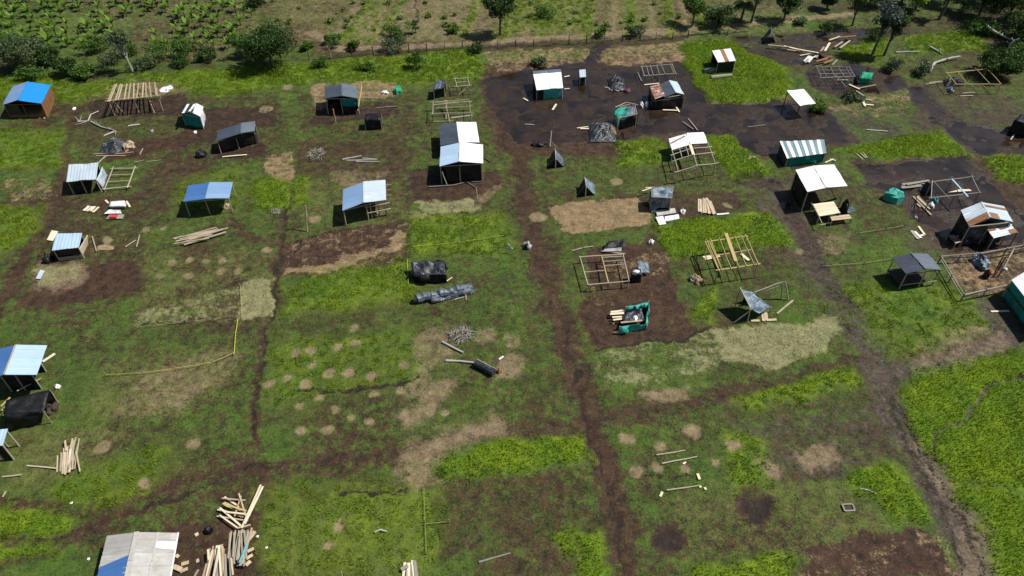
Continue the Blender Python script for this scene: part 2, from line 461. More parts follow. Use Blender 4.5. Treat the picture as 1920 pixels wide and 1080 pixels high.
# standing water and wet black mud
poly('mud', [(890, 120), (1300, 100), (1500, 180), (1620, 270), (1440, 300), (930, 290)], 1.5, .5)
poly('mud', [(1590, 305), (1830, 280), (2010, 380), (2010, 480), (1740, 470), (1680, 370)], 1.5, .4)
poly('mud', [(1680, 150), (1760, 150), (2010, 240), (2010, 300), (1760, 260)], 1.5, .1)
poly('wet', [(905, 150), (960, 140), (985, 128), (1075, 120), (1110, 118), (1140, 125), (1280, 118), (1300, 150), (1330, 192), (1400, 198), (1475, 190), (1500, 196), (1560, 205), (1590, 268), (1500, 275), (1440, 290), (1400, 285), (1365, 250), (1270, 248), (1200, 258), (1130, 268), (1030, 268), (960, 266), (935, 235)], 0.9)
poly('wet', [(1370, 68), (1450, 66), (1500, 60), (1700, 48), (1710, 62), (1640, 72), (1580, 88), (1530, 120), (1470, 120), (1400, 100)], 1.2, 0.25)
poly('wet', [(1510, 128), (1610, 120), (1690, 140), (1700, 165), (1640, 178), (1560, 178), (1515, 160)], 1.0, 0.5)
poly('wet', [(1540, 195), (1640, 215), (1750, 220), (1760, 250), (1650, 262), (1580, 262)], 1.2, -0.05)
poly('wet', [(1690, 165), (1735, 160), (1780, 215), (1850, 240), (2010, 248), (2010, 282), (1850, 290), (1820, 282), (1770, 245), (1730, 210)], 0.8, 0.7)
poly('wet', [(1720, 160), (1920, 190), (1920, 245), (1800, 225)], 1.5, -0.1)
poly('wet', [(1610, 312), (1700, 305), (1810, 292), (1850, 330), (1885, 372), (1915, 400), (2010, 440), (1800, 470), (1760, 440), (1710, 410), (1690, 365), (1620, 345)], 0.8, 0.9)
poly('wet', [(1440, 180), (1475, 195), (1560, 290), (1500, 320), (1460, 310), (1440, 285)], 0.8, 0.6)
line('wet', [(1390, 335), (1455, 345), (1500, 420), (1550, 530), (1610, 620)], 1.6, 0.9, 0.15)
line('wet', [(1110, 118), (1118, 92), (1140, 85)], 1.8, 0.6, 0.6)
poly('wet', [(1225, 290), (1290, 280), (1260, 300)], 0.6, 0.1)
spot('mud', 1415, 950, 1.3, .8, .8); spot('mud', 1250, 1010, 1.1, .7, .9); spot('rut', 1415, 952, .9, .8, .5); spot('rut', 1250, 1010, .7, .7, .3)
# brown mud
poly('mud', [(163, 192), (345, 176), (352, 195), (332, 215), (250, 218), (172, 222)], 0.6, 0.9)
poly('mud', [(375, 205), (525, 194), (520, 228), (478, 240), (440, 235), (400, 262), (330, 275), (250, 300), (190, 300), (200, 270), (300, 255), (365, 238)], 0.8, 0.8)
poly('mud', [(590, 205), (750, 190), (755, 215), (650, 228), (590, 235)], 0.7, 0.5)
poly('mud', [(555, 265), (750, 262), (760, 330), (700, 320), (560, 330)], 1.2, 0.2)
poly('mud', [(770, 320), (930, 320), (945, 345), (900, 375), (770, 380)], 0.9, 0.5)
poly('mud', [(385, 280), (500, 262), (505, 290), (400, 300)], 0.7, 0.6)
poly('mud', [(905, 150), (930, 200), (930, 240), (985, 290), (945, 290), (900, 210)], 0.8, 0.2)
poly('mud', [(940, 255), (1180, 255), (1160, 300), (1140, 270), (1000, 275), (960, 280)], 1.0, 0.6)
poly('mud', [(1115, 370), (1250, 360), (1390, 360), (1395, 395), (1240, 420), (1225, 400)], 1.0, 0.25)
poly('mud', [(1000, 440), (1040, 440), (1070, 600), (1030, 600)], 1.0, 0.2)
poly('mud', [(1095, 470), (1170, 455), (1240, 445), (1265, 540), (1310, 622), (1120, 660), (1085, 610), (1100, 540)], 0.7, 0.85)
poly('mud', [(85, 510), (180, 495), (260, 480), (265, 550), (150, 570), (40, 580), (60, 540)], 0.8, 0.7)
poly('mud', [(170, 440), (260, 430), (265, 460), (185, 470)], .8, .1)
poly('mud', [(240, 600), (450, 590), (452, 605), (260, 616)], .6, .0)
poly('mud', [(815, 905), (1100, 880), (1110, 980), (960, 1010), (820, 1050), (800, 960)], 1.6, 0.10)
poly('mud', [(960, 1000), (1060, 1000), (1090, 1085), (930, 1085)], 1.6, 0.15)
poly('mud', [(1380, 800), (1690, 780), (1720, 870), (1480, 900), (1420, 880)], 1.6, 0.05)  # mud tone doubles as dim cloud shade over the lower right
poly('mud', [(1490, 1022), (1735, 980), (1800, 1085), (1515, 1085)], 0.5, 1.0)
poly('mud', [(300, 985), (420, 960), (500, 960), (495, 1150), (300, 1150)], 1.0, 0.4)
poly('mud', [(220, 890), (480, 860), (520, 960), (340, 960), (250, 990), (120, 1030), (120, 960)], 1.5, 0.08)
poly('mud', [(1240, 450), (1480, 460), (1480, 540), (1340, 560), (1250, 520)], 1.5, -0.15)  # mud colour stands in for dark cloud shade on the grass
poly('mud', [(1180, 800), (1400, 800), (1420, 1060), (1200, 1060)], 2, -0.3)
poly('mud', [(1760, 445), (2010, 440), (2010, 475), (1770, 480)], .8, .7)
poly('mud', [(580, 80), (900, 75), (1280, 60), (1285, 80), (900, 100), (590, 112)], .8, .2)
# tracks
poly('mud', [(150, 185), (530, 180), (530, 300), (380, 300), (150, 300)], 2, .08); poly('mud', [(120, 410), (275, 420), (270, 560), (20, 590), (60, 500)], 2, .12); poly('mud', [(560, 180), (780, 180), (780, 340), (560, 330)], 2, .05)
poly('mud', [(925, 270), (1010, 270), (1090, 500), (1110, 790), (960, 800), (1000, 560)], 2.0, -.02); poly('mud', [(1100, 300), (1260, 300), (1400, 330), (1480, 420), (1230, 400), (1100, 390)], 2.0, 0.0); poly('mud', [(1380, 330), (1500, 330), (1700, 660), (1560, 660)], 2.0, -.02); poly('mud', [(240, 870), (480, 830), (540, 960), (350, 970), (130, 1020)], 2, .05); poly('mud', [(500, 860), (800, 850), (800, 915), (520, 930)], 1.5, .0); poly('mud', [(1240, 470), (1480, 470), (1500, 540), (1320, 560)], 2, -.05); poly('mud', [(480, 250), (560, 250), (560, 480), (500, 480)], 1.5, .0); poly('mud', [(1130, 740), (1660, 700), (1660, 800), (1180, 800)], 1.5, -.02); poly('mud', [(100, 340), (280, 300), (330, 330), (270, 470), (170, 430)], 1.5, -.05)  # patch round the bamboo frame paints cloud shade as mud
poly('mud', [(1560, 70), (1700, 40), (2010, -20), (2010, 60), (1800, 50), (1690, 70), (1600, 80)], 1.5, .1)  # mud colour stands in for deep shade under the dense trees
poly('mud', [(780, 560), (1040, 560), (1080, 760), (900, 800), (820, 700)], 2.5, -.1); poly('mud', [(1110, 160), (1400, 280), (1380, 380), (1100, 380), (1000, 300)], 2.5, -.12); poly('mud', [(300, 640), (480, 600), (480, 840), (340, 880)], 2.5, -.12); poly('mud', [(480, 240), (780, 240), (780, 430), (560, 430)], 2.5, -.1)
line('mud', [(150, 205), (125, 250), (118, 330), (100, 400), (50, 480), (-40, 640)], 1.7, 1.6, .4)
line('mud', [(548, 325), (532, 400), (521, 480), (517, 570), (485, 660), (478, 740), (480, 830)], 0.8, 0.9, .7)
line('mud', [(1190, 1150), (1152, 960), (1120, 830), (1092, 740), (1070, 680), (1045, 590), (1012, 480), (988, 390), (968, 270)], 2.5, 1.8, .38)
line('mud', [(1186, 1150), (1150, 970), (1118, 830), (1085, 720)], 1.3, 0.8, .8)
line('mud', [(1085, 720), (1062, 640), (1040, 580), (1010, 480), (990, 400)], .9, .9, .5)
line('mud', [(330, 915), (470, 878), (640, 868), (770, 848), (940, 805), (1080, 795), (1240, 768), (1400, 735), (1560, 695), (1700, 672)], 1.9, 2.0, .18)
line('mud', [(360, 905), (480, 872), (640, 862), (770, 845)], .9, .9, .5)
line('mud', [(960, 800), (1080, 790), (1240, 764), (1400, 732), (1560, 692)], .7, .8, .45)
line('mud', [(560, 930), (700, 925), (800, 905)], 1.0, .7, .3)
line('mud', [(1388, 335), (1455, 350), (1500, 440), (1555, 540), (1610, 620), (1650, 690), (1665, 760), (1705, 830), (1790, 960), (1870, 1150)], 2.0, 1.8, .22)
line('grey', [(1455, 350), (1500, 440), (1555, 540), (1610, 620), (1650, 690), (1665, 760), (1705, 830), (1800, 960), (1885, 1150)], 1.9, 1.6, .1)
poly('grey', [(1690, 840), (1720, 830), (1830, 940), (2010, 1150), (1820, 1150), (1760, 970)], 1.2, .45)
poly('grey', [(1390, 800), (1660, 770), (1700, 850), (1480, 890)], 2, -.1)  # grey soil tone stands in for the dimness under cloud
line('grey', [(1640, 700), (1740, 690), (1820, 668), (1890, 640)], 1.6, 1.0, .35)
line('pale', [(1720, 840), (1790, 925), (1850, 1010), (1900, 1150)], 1.2, 1.2, -.05)
poly('grey', [(1000, 130), (1540, 190), (1600, 270), (1440, 290), (960, 270)], 1.5, -.2)
poly('grey', [(1690, 420), (1800, 460), (1760, 490), (1700, 470)], 1, .0)
poly('grey', [(1820, 560), (2010, 560), (2010, 640), (1860, 640)], 1, .3)
poly('grey', [(1380, 330), (1500, 340), (1560, 540), (1640, 640), (1560, 600), (1440, 400)], 1.5, -.1)
line('mud', [(1600, 680), (1680, 690), (1780, 668), (1890, 640)], 1.8, 1.4, .25)
line('mud', [(-70, 945), (60, 948), (150, 958), (230, 930), (330, 905)], 1.0, 0.4, .8)
line('mud', [(-70, 1016), (110, 1012), (230, 968), (340, 930)], 0.7, 0.5, .6)
line('mud', [(-70, 1052), (80, 1048), (120, 1030)], .5, .5, .5)
line('mud', [(-70, 388), (60, 378), (110, 370)], .7, .6, .4)
line('mud', [(5, 318), (100, 310)], .6, .5, .2)
line('mud', [(385, 260), (460, 300), (380, 330), (280, 340)], .8, .8, .1)
line('mud', [(425, 390), (450, 440), (520, 460)], .8, .6, .2)
line('mud', [(545, 215), (552, 330)], .5, .6, -.1)
line('mud', [(600, 165), (588, 235)], .5, .4, .4)
line('mud', [(765, 160), (768, 480)], .5, .5, .1)
line('mud', [(520, 690), (640, 620), (780, 620)], 1.5, 1.5, -.15)
# ruts inside the tracks
line('rut', [(1178, 1150), (1140, 960), (1108, 820), (1082, 720), (1058, 620)], .22, .15, .9)
line('rut', [(1152, 960), (1160, 1010), (1168, 1150)], .2, .15, .7)
line('rut', [(1840, 1150), (1770, 960), (1690, 830), (1662, 745)], .25, .5, .25)
line('rut', [(1880, 1150), (1800, 960), (1712, 830), (1672, 745)], .25, .5, .25)
line('rut', [(478, 830), (482, 700), (515, 580), (522, 480), (540, 370)], .22, .2, .7)
line('rut', [(1120, 656), (1220, 642), (1330, 622)], .4, .25, .9)
line('rut', [(255, 614), (350, 605), (440, 592)], .25, .2, .9)
line('rut', [(560, 735), (700, 725), (780, 708)], .35, .4, .5)
line('rut', [(600, 112), (760, 98), (900, 90), (1100, 80), (1290, 68), (1400, 60)], .5, .3, .9)
line('rut', [(1215, 905), (1300, 890)], .18, .2, .8)
line('rut', [(640, 935), (760, 926)], .3, .3, .5)
for a in ((230, 130, 130, 150), (260, 955, 420, 910)): line('rut', [(a[0], a[1]), (a[2], a[3])], .3, .4, .3)
# dry cut straw
poly('straw', [(1030, 390), (1120, 376), (1205, 370), (1228, 425), (1140, 430), (1055, 440)], 0.5, 0.45)
poly('straw', [(525, 470), (580, 448), (700, 428), (760, 420), (764, 478), (680, 495), (600, 512), (528, 510)], 0.5, -0.22)
poly('mud', [(520, 465), (580, 440), (765, 415), (766, 490), (680, 505), (600, 520), (524, 515)], 0.5, 0.9)
line('straw', [(540, 505), (620, 500), (690, 478), (735, 470), (752, 440)], .9, 0.8, 0.35)
poly('straw', [(905, 98), (1000, 92), (1105, 88), (1108, 116), (985, 128), (930, 135)], 1.0, -0.02)
poly('straw', [(1122, 88), (1285, 80), (1285, 116), (1140, 122), (1122, 116)], 1.0, 0.0)
poly('straw', [(588, 160), (605, 155), (742, 152), (748, 180), (680, 190), (600, 205), (590, 200)], 0.7, 0.15)
poly('straw', [(497, 288), (550, 286), (546, 345), (520, 340), (492, 325)], 0.7, 0.12)
poly('straw', [(1765, 482), (1860, 478), (2010, 470), (2010, 540), (1860, 545), (1805, 552)], 0.8, 0.0)
poly('mud', [(1765, 482), (1860, 478), (2010, 470), (2010, 540), (1860, 545), (1805, 552)], 0.8, 0.35)
poly('straw', [(1500, 1030), (1720, 990), (1780, 1085), (1520, 1085)], 0.9, -0.28)
poly('straw', [(1130, 500), (1250, 470), (1250, 500), (1180, 520)], .9, -.1)
poly('straw', [(1720, 1010), (1750, 990), (1830, 1085), (1780, 1085)], .6, -.1)
poly('straw', [(1550, 200), (1690, 165), (1705, 195), (1690, 215), (1600, 222)], 1.0, -.15)
poly('straw', [(1080, 542), (1240, 538), (1240, 565), (1090, 570)], .8, -.35)
poly('straw', [(10, 340), (90, 332), (100, 372), (20, 376)], .8, -.1)
poly('straw', [(200, 150), (355, 158), (350, 172), (170, 190)], .8, -.05)
# pale olive cut grass
poly('olive', [(1335, 620), (1400, 615), (1500, 602), (1572, 592), (1585, 625), (1550, 650), (1440, 688), (1345, 672)], 0.9, 0.3)
poly('olive', [(1115, 672), (1215, 648), (1330, 628), (1345, 672), (1330, 690), (1240, 715), (1125, 715)], 1.2, -0.08)
poly('olive', [(455, 530), (512, 518), (510, 590), (450, 600)], 0.5, 0.5)
poly('olive', [(255, 590), (450, 540), (452, 595), (250, 612)], 1.0, -.1)
poly('olive', [(775, 380), (880, 370), (900, 390), (800, 405)], .7, .2)
poly('olive', [(60, 505), (150, 490), (140, 520), (80, 540)], .8, .2)
# bare pale earth
line('pale', [(925, 798), (860, 825), (805, 850), (780, 880), (790, 900)], 1.5, 1.9, .3)
line('pale', [(830, 720), (800, 750), (768, 790)], 1.2, 1.2, .15)
poly('pale', [(770, 640), (840, 610), (850, 660), (800, 690), (800, 735), (765, 735), (780, 690)], 1.3, .08)
spot('pale', 955, 690, 1.1, 1.1, .25); spot('pale', 905, 630, .8, .8, .1); spot('pale', 960, 640, .7, .6, .1)
poly('pale', [(280, 705), (440, 665), (420, 700), (330, 760), (240, 770)], 2.0, -.12)
poly('pale', [(640, 40), (780, 0), (900, 0), (900, 60), (720, 80)], 3, .0)
poly('pale', [(500, 0), (1500, -40), (1500, 55), (1300, 60), (900, 78), (600, 90), (520, 60)], 2, -.26)
for x0, x1 in ((615, 690), (670, 745), (830, 880), (905, 940), (985, 1005), (1065, 1075), (1150, 1150), (1225, 1215), (1290, 1275)): line('pale', [(x0, 70 if x0 > 700 else 92), (x1, -25)], .8, 1.6, .05); line('lush', [(x0 + 36, 66), (x1 + 30, -25)], .8, 1.4, -.05)
line('rut', [(772, 72), (782, 30), (776, -10)], .3, .5, .4)
poly('pale', [(70, 500), (150, 485), (165, 520), (110, 545), (60, 540)], .9, .1)
poly('pale', [(1490, 850), (1560, 835), (1580, 860), (1520, 875)], .7, .3); spot('pale', 1445, 878, .7, .5, .5)
poly('pale', [(1740, 640), (1830, 610), (1850, 630), (1800, 650)], .9, .2)
poly('pale', [(1800, 955), (1840, 960), (2010, 1080), (1830, 1150)], 1.0, .0)
poly('pale', [(1720, 650), (1880, 630), (1890, 650), (1730, 690)], .8, -.05)
poly('pale', [(1200, 740), (1290, 720), (1290, 745), (1220, 755)], .5, .2)
poly('pale', [(1515, 450), (1590, 440), (1590, 470), (1520, 480)], 1, -.1)
poly('pale', [(770, 400), (860, 390), (920, 350), (940, 345), (900, 385), (800, 415)], .7, .0)
poly('pale', [(110, -10), (480, -10), (470, 95), (420, 110), (300, 100), (200, 90), (120, 60)], 2, -.3)
poly('pale', [(620, 325), (720, 320), (700, 345), (640, 345)], 1, -.05)
line('pale', [(585, 62), (640, 92), (760, 88), (860, 82), (1000, 72), (1290, 56), (1600, 26)], 1.6, .8, .35)
MOUNDS = []
for px, py, r in ((352, 518, .5), (415, 508, .5), (352, 488, .45), (320, 492, .45), (385, 490, .4), (298, 520, .4), (415, 488, .4), (192, 836, .55), (365, 835, .5), (498, 204, 1.0), (540, 163, .8),
                  (555, 663, .5), (587, 657, .5), (637, 651, .45), (668, 642, .5), (587, 684, .45), (578, 719, .55), (620, 700, .6), (655, 700, .55), (692, 705, .55), (755, 687, .5), (505, 718, .5), (538, 707, .45),
                  (602, 745, .35), (628, 768, .45), (566, 762, .4), (700, 740, .4), (752, 730, .45), (658, 783, .4), (692, 790, .4), (610, 805, .5), (563, 805, .45), (760, 776, .4), (830, 775, .35), (665, 612, .45),
                  (1180, 824, .6), (1240, 838, .5), (1195, 885, .6), (1230, 880, .5), (1285, 880, .4), (1345, 868, .35), (1300, 812, .7), (200, 450, .6), (195, 462, .55), (275, 432, .5), (310, 430, .4), (590, 413, .7),
                  (500, 468, .5), (445, 508, .4), (270, 905, .5), (1380, 840, .6), (1500, 470, .5), (1100, 345, .5), (1155, 340, .8), (1365, 385, .5), (1010, 408, 1.0), (640, 985, .5), (615, 1020, .4)):
    MOUNDS.append((px, py, r))
# tall bright grass
poly('lush', [(1690, 740), (1720, 705), (1800, 680), (2010, 640), (2010, 1150), (1895, 1150), (1830, 970), (1760, 870), (1700, 800)], 0.7)
line('grey', [(1738, 845), (1800, 790), (1850, 730), (2010, 668)], .45, .3, .5)
cut(['lush'], [(1732, 848), (1797, 788), (1847, 728), (2010, 665), (2010, 673), (1853, 734), (1803, 795), (1740, 853)], 1, .3)
cut(['lush'], [(1770, 883), (1850, 908), (2010, 938), (2010, 943), (1850, 913), (1767, 888)], .6, .3)
poly('lush', [(1235, 425), (1330, 408), (1445, 400), (1465, 425), (1482, 458), (1380, 462), (1330, 480), (1260, 485), (1245, 460)], 0.5)
poly('lush', [(1325, 252), (1372, 248), (1410, 285), (1442, 325), (1440, 335), (1375, 335), (1345, 300)], 0.5)
poly('lush', [(1283, 82), (1340, 75), (1400, 78), (1440, 110), (1480, 128), (1480, 182), (1400, 195), (1335, 192), (1300, 160), (1278, 130)], 0.7, .8)
poly('lush', [(1160, 268), (1240, 262), (1262, 290), (1240, 308), (1165, 312)], 0.7, .2)
poly('lush', [(822, 868), (900, 845), (960, 825), (1095, 815), (1105, 862), (1020, 875), (960, 888), (830, 896)], 0.5)
poly('lush', [(1585, 885), (1680, 870), (1715, 910), (1745, 968), (1680, 978), (1660, 930), (1600, 905)], 0.5, .8)
poly('lush', [(1070, 992), (1118, 990), (1142, 1150), (1092, 1150)], 0.5, .8); poly('lush', [(1040, 995), (1065, 985), (1070, 1040), (1050, 1035)], .4, .5)
poly('lush', [(1290, 1082), (1350, 1062), (1470, 1045), (1495, 1150), (1290, 1150)], 0.5, .8)
poly('lush', [(1375, 752), (1440, 728), (1530, 705), (1605, 688), (1615, 712), (1500, 745), (1400, 760)], 0.6, .4)
poly('lush', [(1560, 282), (1680, 262), (1765, 245), (1825, 296), (1760, 300), (1660, 295)], 0.6, .55); poly('lush', [(1735, 252), (1765, 246), (1825, 296), (1780, 298)], .5)
poly('lush', [(1840, 292), (2010, 285), (2010, 355), (1870, 335)], 0.6, .4)
poly('lush', [(-70, 948), (80, 952), (140, 972), (130, 990), (60, 1005), (-70, 1012)], 0.5, .9)
poly('lush', [(-70, 1022), (100, 1016), (110, 1040), (-70, 1050)], 0.5, .6)
poly('lush', [(120, 910), (250, 860), (300, 840), (310, 870), (240, 920), (140, 950)], 1.2, .0)
poly('lush', [(240, 140), (480, 128), (600, 118), (720, 108), (890, 92), (905, 128), (890, 150), (760, 155), (600, 150), (400, 180), (300, 150)], 1.1, .18)
poly('lush', [(-70, 140), (110, 150), (160, 160), (250, 150), (240, 165), (150, 190), (-70, 180)], 1.2, .15)
poly('lush', [(480, 330), (545, 345), (540, 395), (480, 390)], .8, .3); poly('lush', [(555, 330), (580, 330), (578, 385), (555, 385)], .6, .1)
poly('lush', [(775, 410), (940, 400), (960, 460), (850, 470), (770, 470)], 1.2, .1)
poly('lush', [(580, 520), (760, 490), (765, 550), (640, 570), (540, 580)], 1.5, .1)
poly('lush', [(440, 325), (340, 345), (345, 380), (440, 390)], 1.5, -.2); poly('lush', [(-70, 250), (110, 250), (110, 310), (-70, 310)], 1.5, .0)
poly('lush', [(-70, 390), (80, 390), (40, 460), (-70, 470)], 1.2, .1)
poly('lush', [(1380, 815), (1430, 830), (1425, 915), (1390, 910)], .9, .1)
poly('lush', [(1580, 75), (1660, 70), (1650, 110), (1590, 105)], .9, .1); poly('lush', [(1690, 70), (1820, 60), (1850, 90), (1720, 100)], .9, .2)
poly('lush', [(1310, 560), (1340, 540), (1335, 610), (1310, 600)], .6, .3); poly('lush', [(1560, 540), (1780, 540), (1820, 600), (1680, 660), (1620, 620)], 1.8, -.1)
poly('lush', [(520, 930), (800, 920), (800, 1040), (520, 1085)], 1.5, -.02)
poly('lush', [(520, 660), (760, 620), (770, 700), (540, 740)], 1.5, -.1)
poly('lush', [(950, 0), (1100, 0), (1090, 50), (960, 60)], 1.2, -.1); poly('lush', [(700, 0), (720, 0), (690, 80), (650, 80)], 1, -.2)
# drier, yellower turf
poly('dry', [(190, 680), (440, 660), (430, 720), (300, 780), (180, 800)], 3, .3); poly('dry', [(270, 470), (510, 470), (510, 600), (250, 610)], 2, .15)
poly('dry', [(490, 0), (1300, -30), (1290, 60), (880, 80), (560, 90)], 2, .35); poly('dry', [(520, 940), (790, 930), (800, 1080), (520, 1080)], 2, .2)
poly('dry', [(560, 340), (760, 330), (760, 420), (570, 430)], 1.5, .1); poly('dry', [(1250, 940), (1560, 900), (1680, 990), (1400, 1040), (1250, 1050)], 2, .1)
poly('dry', [(10, 830), (120, 800), (240, 790), (200, 880), (10, 920)], 2, .3)

for px, py, r in MOUNDS:
    c = P(px, py); sl_ = window([(c.x, c.y)], r + 2.5)
    wx, wy = X[sl_] * .55 + WX[sl_] * .45, Y[sl_] * .55 + WY[sl_] * .45
    v = np.clip((r * .85 - np.hypot(wx - c.x, wy - c.y)) / .3, -1, .8)
    F['pale'][sl_] = np.maximum(F['pale'][sl_], v)
    for f in ('lush', 'mud', 'olive'): F[f][sl_] = np.where(v > -.8, np.minimum(F[f][sl_], -v - .15), F[f][sl_])
for k in F: F[k] = np.clip(F[k], -1, 1)
def sm(v, a, b):
    t = np.clip((v - a) / (b - a), 0, 1); return t * t * (3 - 2 * t)
mudw, wetw, lushw = sm(F['mud'], -.1, .5), sm(F['wet'], -.4, .6), sm(F['lush'], -.35, .5)
fade = np.clip(1 - (np.maximum(np.abs(X) - 92, 0) + np.maximum(Y - 125, 0) + np.maximum(13 - Y, 0)) / 40, 0, 1)
Z = 0.10 * (fbm(X, Y, .25, 21) - .5) + 0.07 * (fbm(X, Y, 1.3, 23, 2) - .5)
Z += lushw * (0.10 + 0.20 * (fbm(X, Y, .8, 31, 3) - .35)) * (1 - wetw)
Z += sm(F['straw'], -.1, .5) * .10 * (fbm(X, Y, 1.6, 41, 2) - .2) + sm(F['olive'], -.1, .5) * .12 * (fbm(X, Y, 1.5, 43, 2) - .2)
Z -= mudw * 0.035 + sm(F['rut'], -.3, .6) * 0.09
Z += mudw * 0.06 * (fbm(X, Y, 2.2, 47, 2) - .5)
Z = Z * (1 - wetw) + wetw * (-0.055 + 0.13 * (fbm(X, Y, .7, 51, 3) - .5))
Z *= fade

def grid_mesh(name, xs, ys, zz, attrs):
    ny, nx = zz.shape
    XX, YY = np.meshgrid(xs, ys)
    co = np.stack([XX, YY, zz], -1).astype(np.float32).reshape(-1)
    idx = np.arange(nx * ny).reshape(ny, nx)
    q = np.stack([idx[:-1, :-1], idx[:-1, 1:], idx[1:, 1:], idx[1:, :-1]], -1).reshape(-1, 4)
    me = bpy.data.meshes.new(name)
    me.vertices.add(nx * ny); me.vertices.foreach_set('co', co)
    me.loops.add(q.size); me.loops.foreach_set('vertex_index', q.reshape(-1).astype(np.int32))
    me.polygons.add(len(q)); me.polygons.foreach_set('loop_start', np.arange(0, q.size, 4, dtype=np.int32))
    me.polygons.foreach_set('use_smooth', np.ones(len(q), bool))
    for k, v in attrs.items():
        a = me.attributes.new(k, 'FLOAT', 'POINT'); a.data.foreach_set('value', v.reshape(-1).astype(np.float32))
    me.update(calc_edges=True)
    o = bpy.data.objects.new(name, me); C.objects.link(o)
    return o

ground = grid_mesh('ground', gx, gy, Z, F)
ground['kind'] = 'structure'

# ground material: each cover has its own earth, grass or straw colour; ragged noise edges between them
g = Gr('ground_cover')
p = g.pos()
def blot(k, a=.42, b=.36, c=.22, amp=3.3):
    o = (k * 17.3, k * 5.1, k * 2.2)
    v = g.vmap(p, loc=o)
    s_ = g.math('ADD', g.math('MULTIPLY', g.noise(.42, 4, .6, v), a), g.math('ADD', g.math('MULTIPLY', g.noise(1.9, 4, .6, v), b), g.math('MULTIPLY', g.noise(7.5, 3, .6, v), c)))
    return g.math('MULTIPLY', g.math('SUBTRACT', s_, .5), amp)
B1, B2, B3 = blot(1), blot(2, .2, .4, .4, 3.6), blot(3, .25, .45, .3, 3.4)
def wt(name, b, e=.22): return g.rng(g.math('ADD', g.attr(name), b), -e, e, smooth=True)
fine = g.noise(5.5, 5, .7, p)
mid = g.noise(1.4, 5, .65, g.vmap(p, loc=(4, 9, 1)))
big = g.noise(.16, 3, .6, p)
f1 = g.rng(g.math('ADD', g.math('MULTIPLY', fine, .5), g.math('MULTIPLY', mid, .5)), .36, .64)
grass = g.mix(f1, (0.023, 0.044, 0.008), (0.090, 0.170, 0.018))
grass = g.mix(g.rng(big, .42, .60), grass, g.mix(f1, (0.020, 0.042, 0.009), (0.074, 0.145, 0.017)))
m2 = g.rng(g.noise(.75, 5, .68, g.vmap(p, loc=(31, 7, 2))), .38, .62)
grass = g.mix(g.math('MULTIPLY', m2, .35), grass, g.mix(f1, (0.034, 0.036, 0.014), (0.108, 0.110, 0.034)))
dryc = g.mix(f1, (0.048, 0.058, 0.015), (0.140, 0.155, 0.042))
col = g.mix(wt('dry', B1, .5), grass, dryc)
lush = g.mix(f1, (0.062, 0.108, 0.005), (0.165, 0.245, 0.010))
lush = g.mix(g.rng(g.noise(.3, 4, .6, g.vmap(p, loc=(12, 40, 3))), .42, .62), lush, g.mix(f1, (0.040, 0.086, 0.006), (0.115, 0.195, 0.012)))
soil = g.mix(g.rng(g.math('ADD', g.math('MULTIPLY', fine, .4), g.math('MULTIPLY', mid, .6)), .38, .62), (0.015, 0.0085, 0.0058), (0.074, 0.039, 0.023))
palec = g.mix(f1, (0.115, 0.082, 0.048), (0.32, 0.24, 0.15))
strawc = g.mix(f1, (0.088, 0.060, 0.032), (0.33, 0.235, 0.130))
olivec = g.mix(f1, (0.085, 0.092, 0.038), (0.285, 0.275, 0.135))
rutc = g.mix(f1, (0.012, 0.009, 0.007), (0.035, 0.024, 0.017))
wetc = g.mix(f1, (0.017, 0.0105, 0.007), (0.050, 0.033, 0.022))
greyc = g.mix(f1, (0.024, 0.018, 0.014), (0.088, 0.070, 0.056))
lw = wt('lush', B2, .5)
mw = wt('mud', B2, .3)
col = g.mix(mw, col, soil)
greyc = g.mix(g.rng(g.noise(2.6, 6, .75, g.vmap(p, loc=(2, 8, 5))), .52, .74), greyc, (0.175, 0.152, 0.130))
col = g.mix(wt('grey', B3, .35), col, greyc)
col = g.mix(g.math('MULTIPLY', wt('pale', B3, .55), .85), col, palec)
col = g.mix(wt('straw', B3), col, strawc)
col = g.mix(wt('olive', B1), col, olivec)
col = g.mix(lw, col, lush)
col = g.mix(wt('rut', B2), col, rutc)
ww = wt('wet', B1, .3)
col = g.mix(ww, col, wetc)
specks = g.rng(g.noise(11, 2, .5, g.vmap(p, loc=(7, 3, 3))), .70, .76)
col = g.mix(g.math('MULTIPLY', specks, .5), col, (0.30, 0.25, 0.16))
g.bump(g.math('ADD', g.math('MULTIPLY', fine, .5), mid), .9, .14)
rough = g.math('SUBTRACT', .95, g.math('ADD', g.math('MULTIPLY', ww, .45), g.math('MULTIPLY', mw, .12)))
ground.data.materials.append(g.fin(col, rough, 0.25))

# murky water standing in the low ground
g = Gr('murky_water')
p = g.pos()
g.bump(g.noise(2.2, 3, .5, p), .06, .05)
wc = g.mix(g.rng(g.noise(.35, 4, .6, p), .4, .6), (0.016, 0.0105, 0.007), (0.036, 0.023, 0.015))
wm = g.fin(wc, 0.09, 0.5)
sel = F['wet'] > -0.5
fx = (gx > -90) & (gx < 91); fy = (gy > 14) & (gy < 124)
idx = -np.ones(X.shape, np.int64)
q = sel[:-1, :-1] & sel[1:, :-1] & sel[:-1, 1:] & sel[1:, 1:] & fx[None, :-1] & fy[:-1, None]
jj, ii = np.nonzero(q)
st2 = 1
use = np.zeros(X.shape, bool)
for a, b in ((0, 0), (0, 1), (1, 1), (1, 0)): use[jj + a, ii + b] = True
idx[use] = np.arange(use.sum())
me = bpy.data.meshes.new('water')
vv = np.stack([X[use], Y[use], np.full(use.sum(), -0.05)], -1)
ff = np.stack([idx[jj, ii], idx[jj, ii + 1], idx[jj + 1, ii + 1], idx[jj + 1, ii]], -1)
me.vertices.add(len(vv)); me.vertices.foreach_set('co', vv.reshape(-1).astype(np.float32))
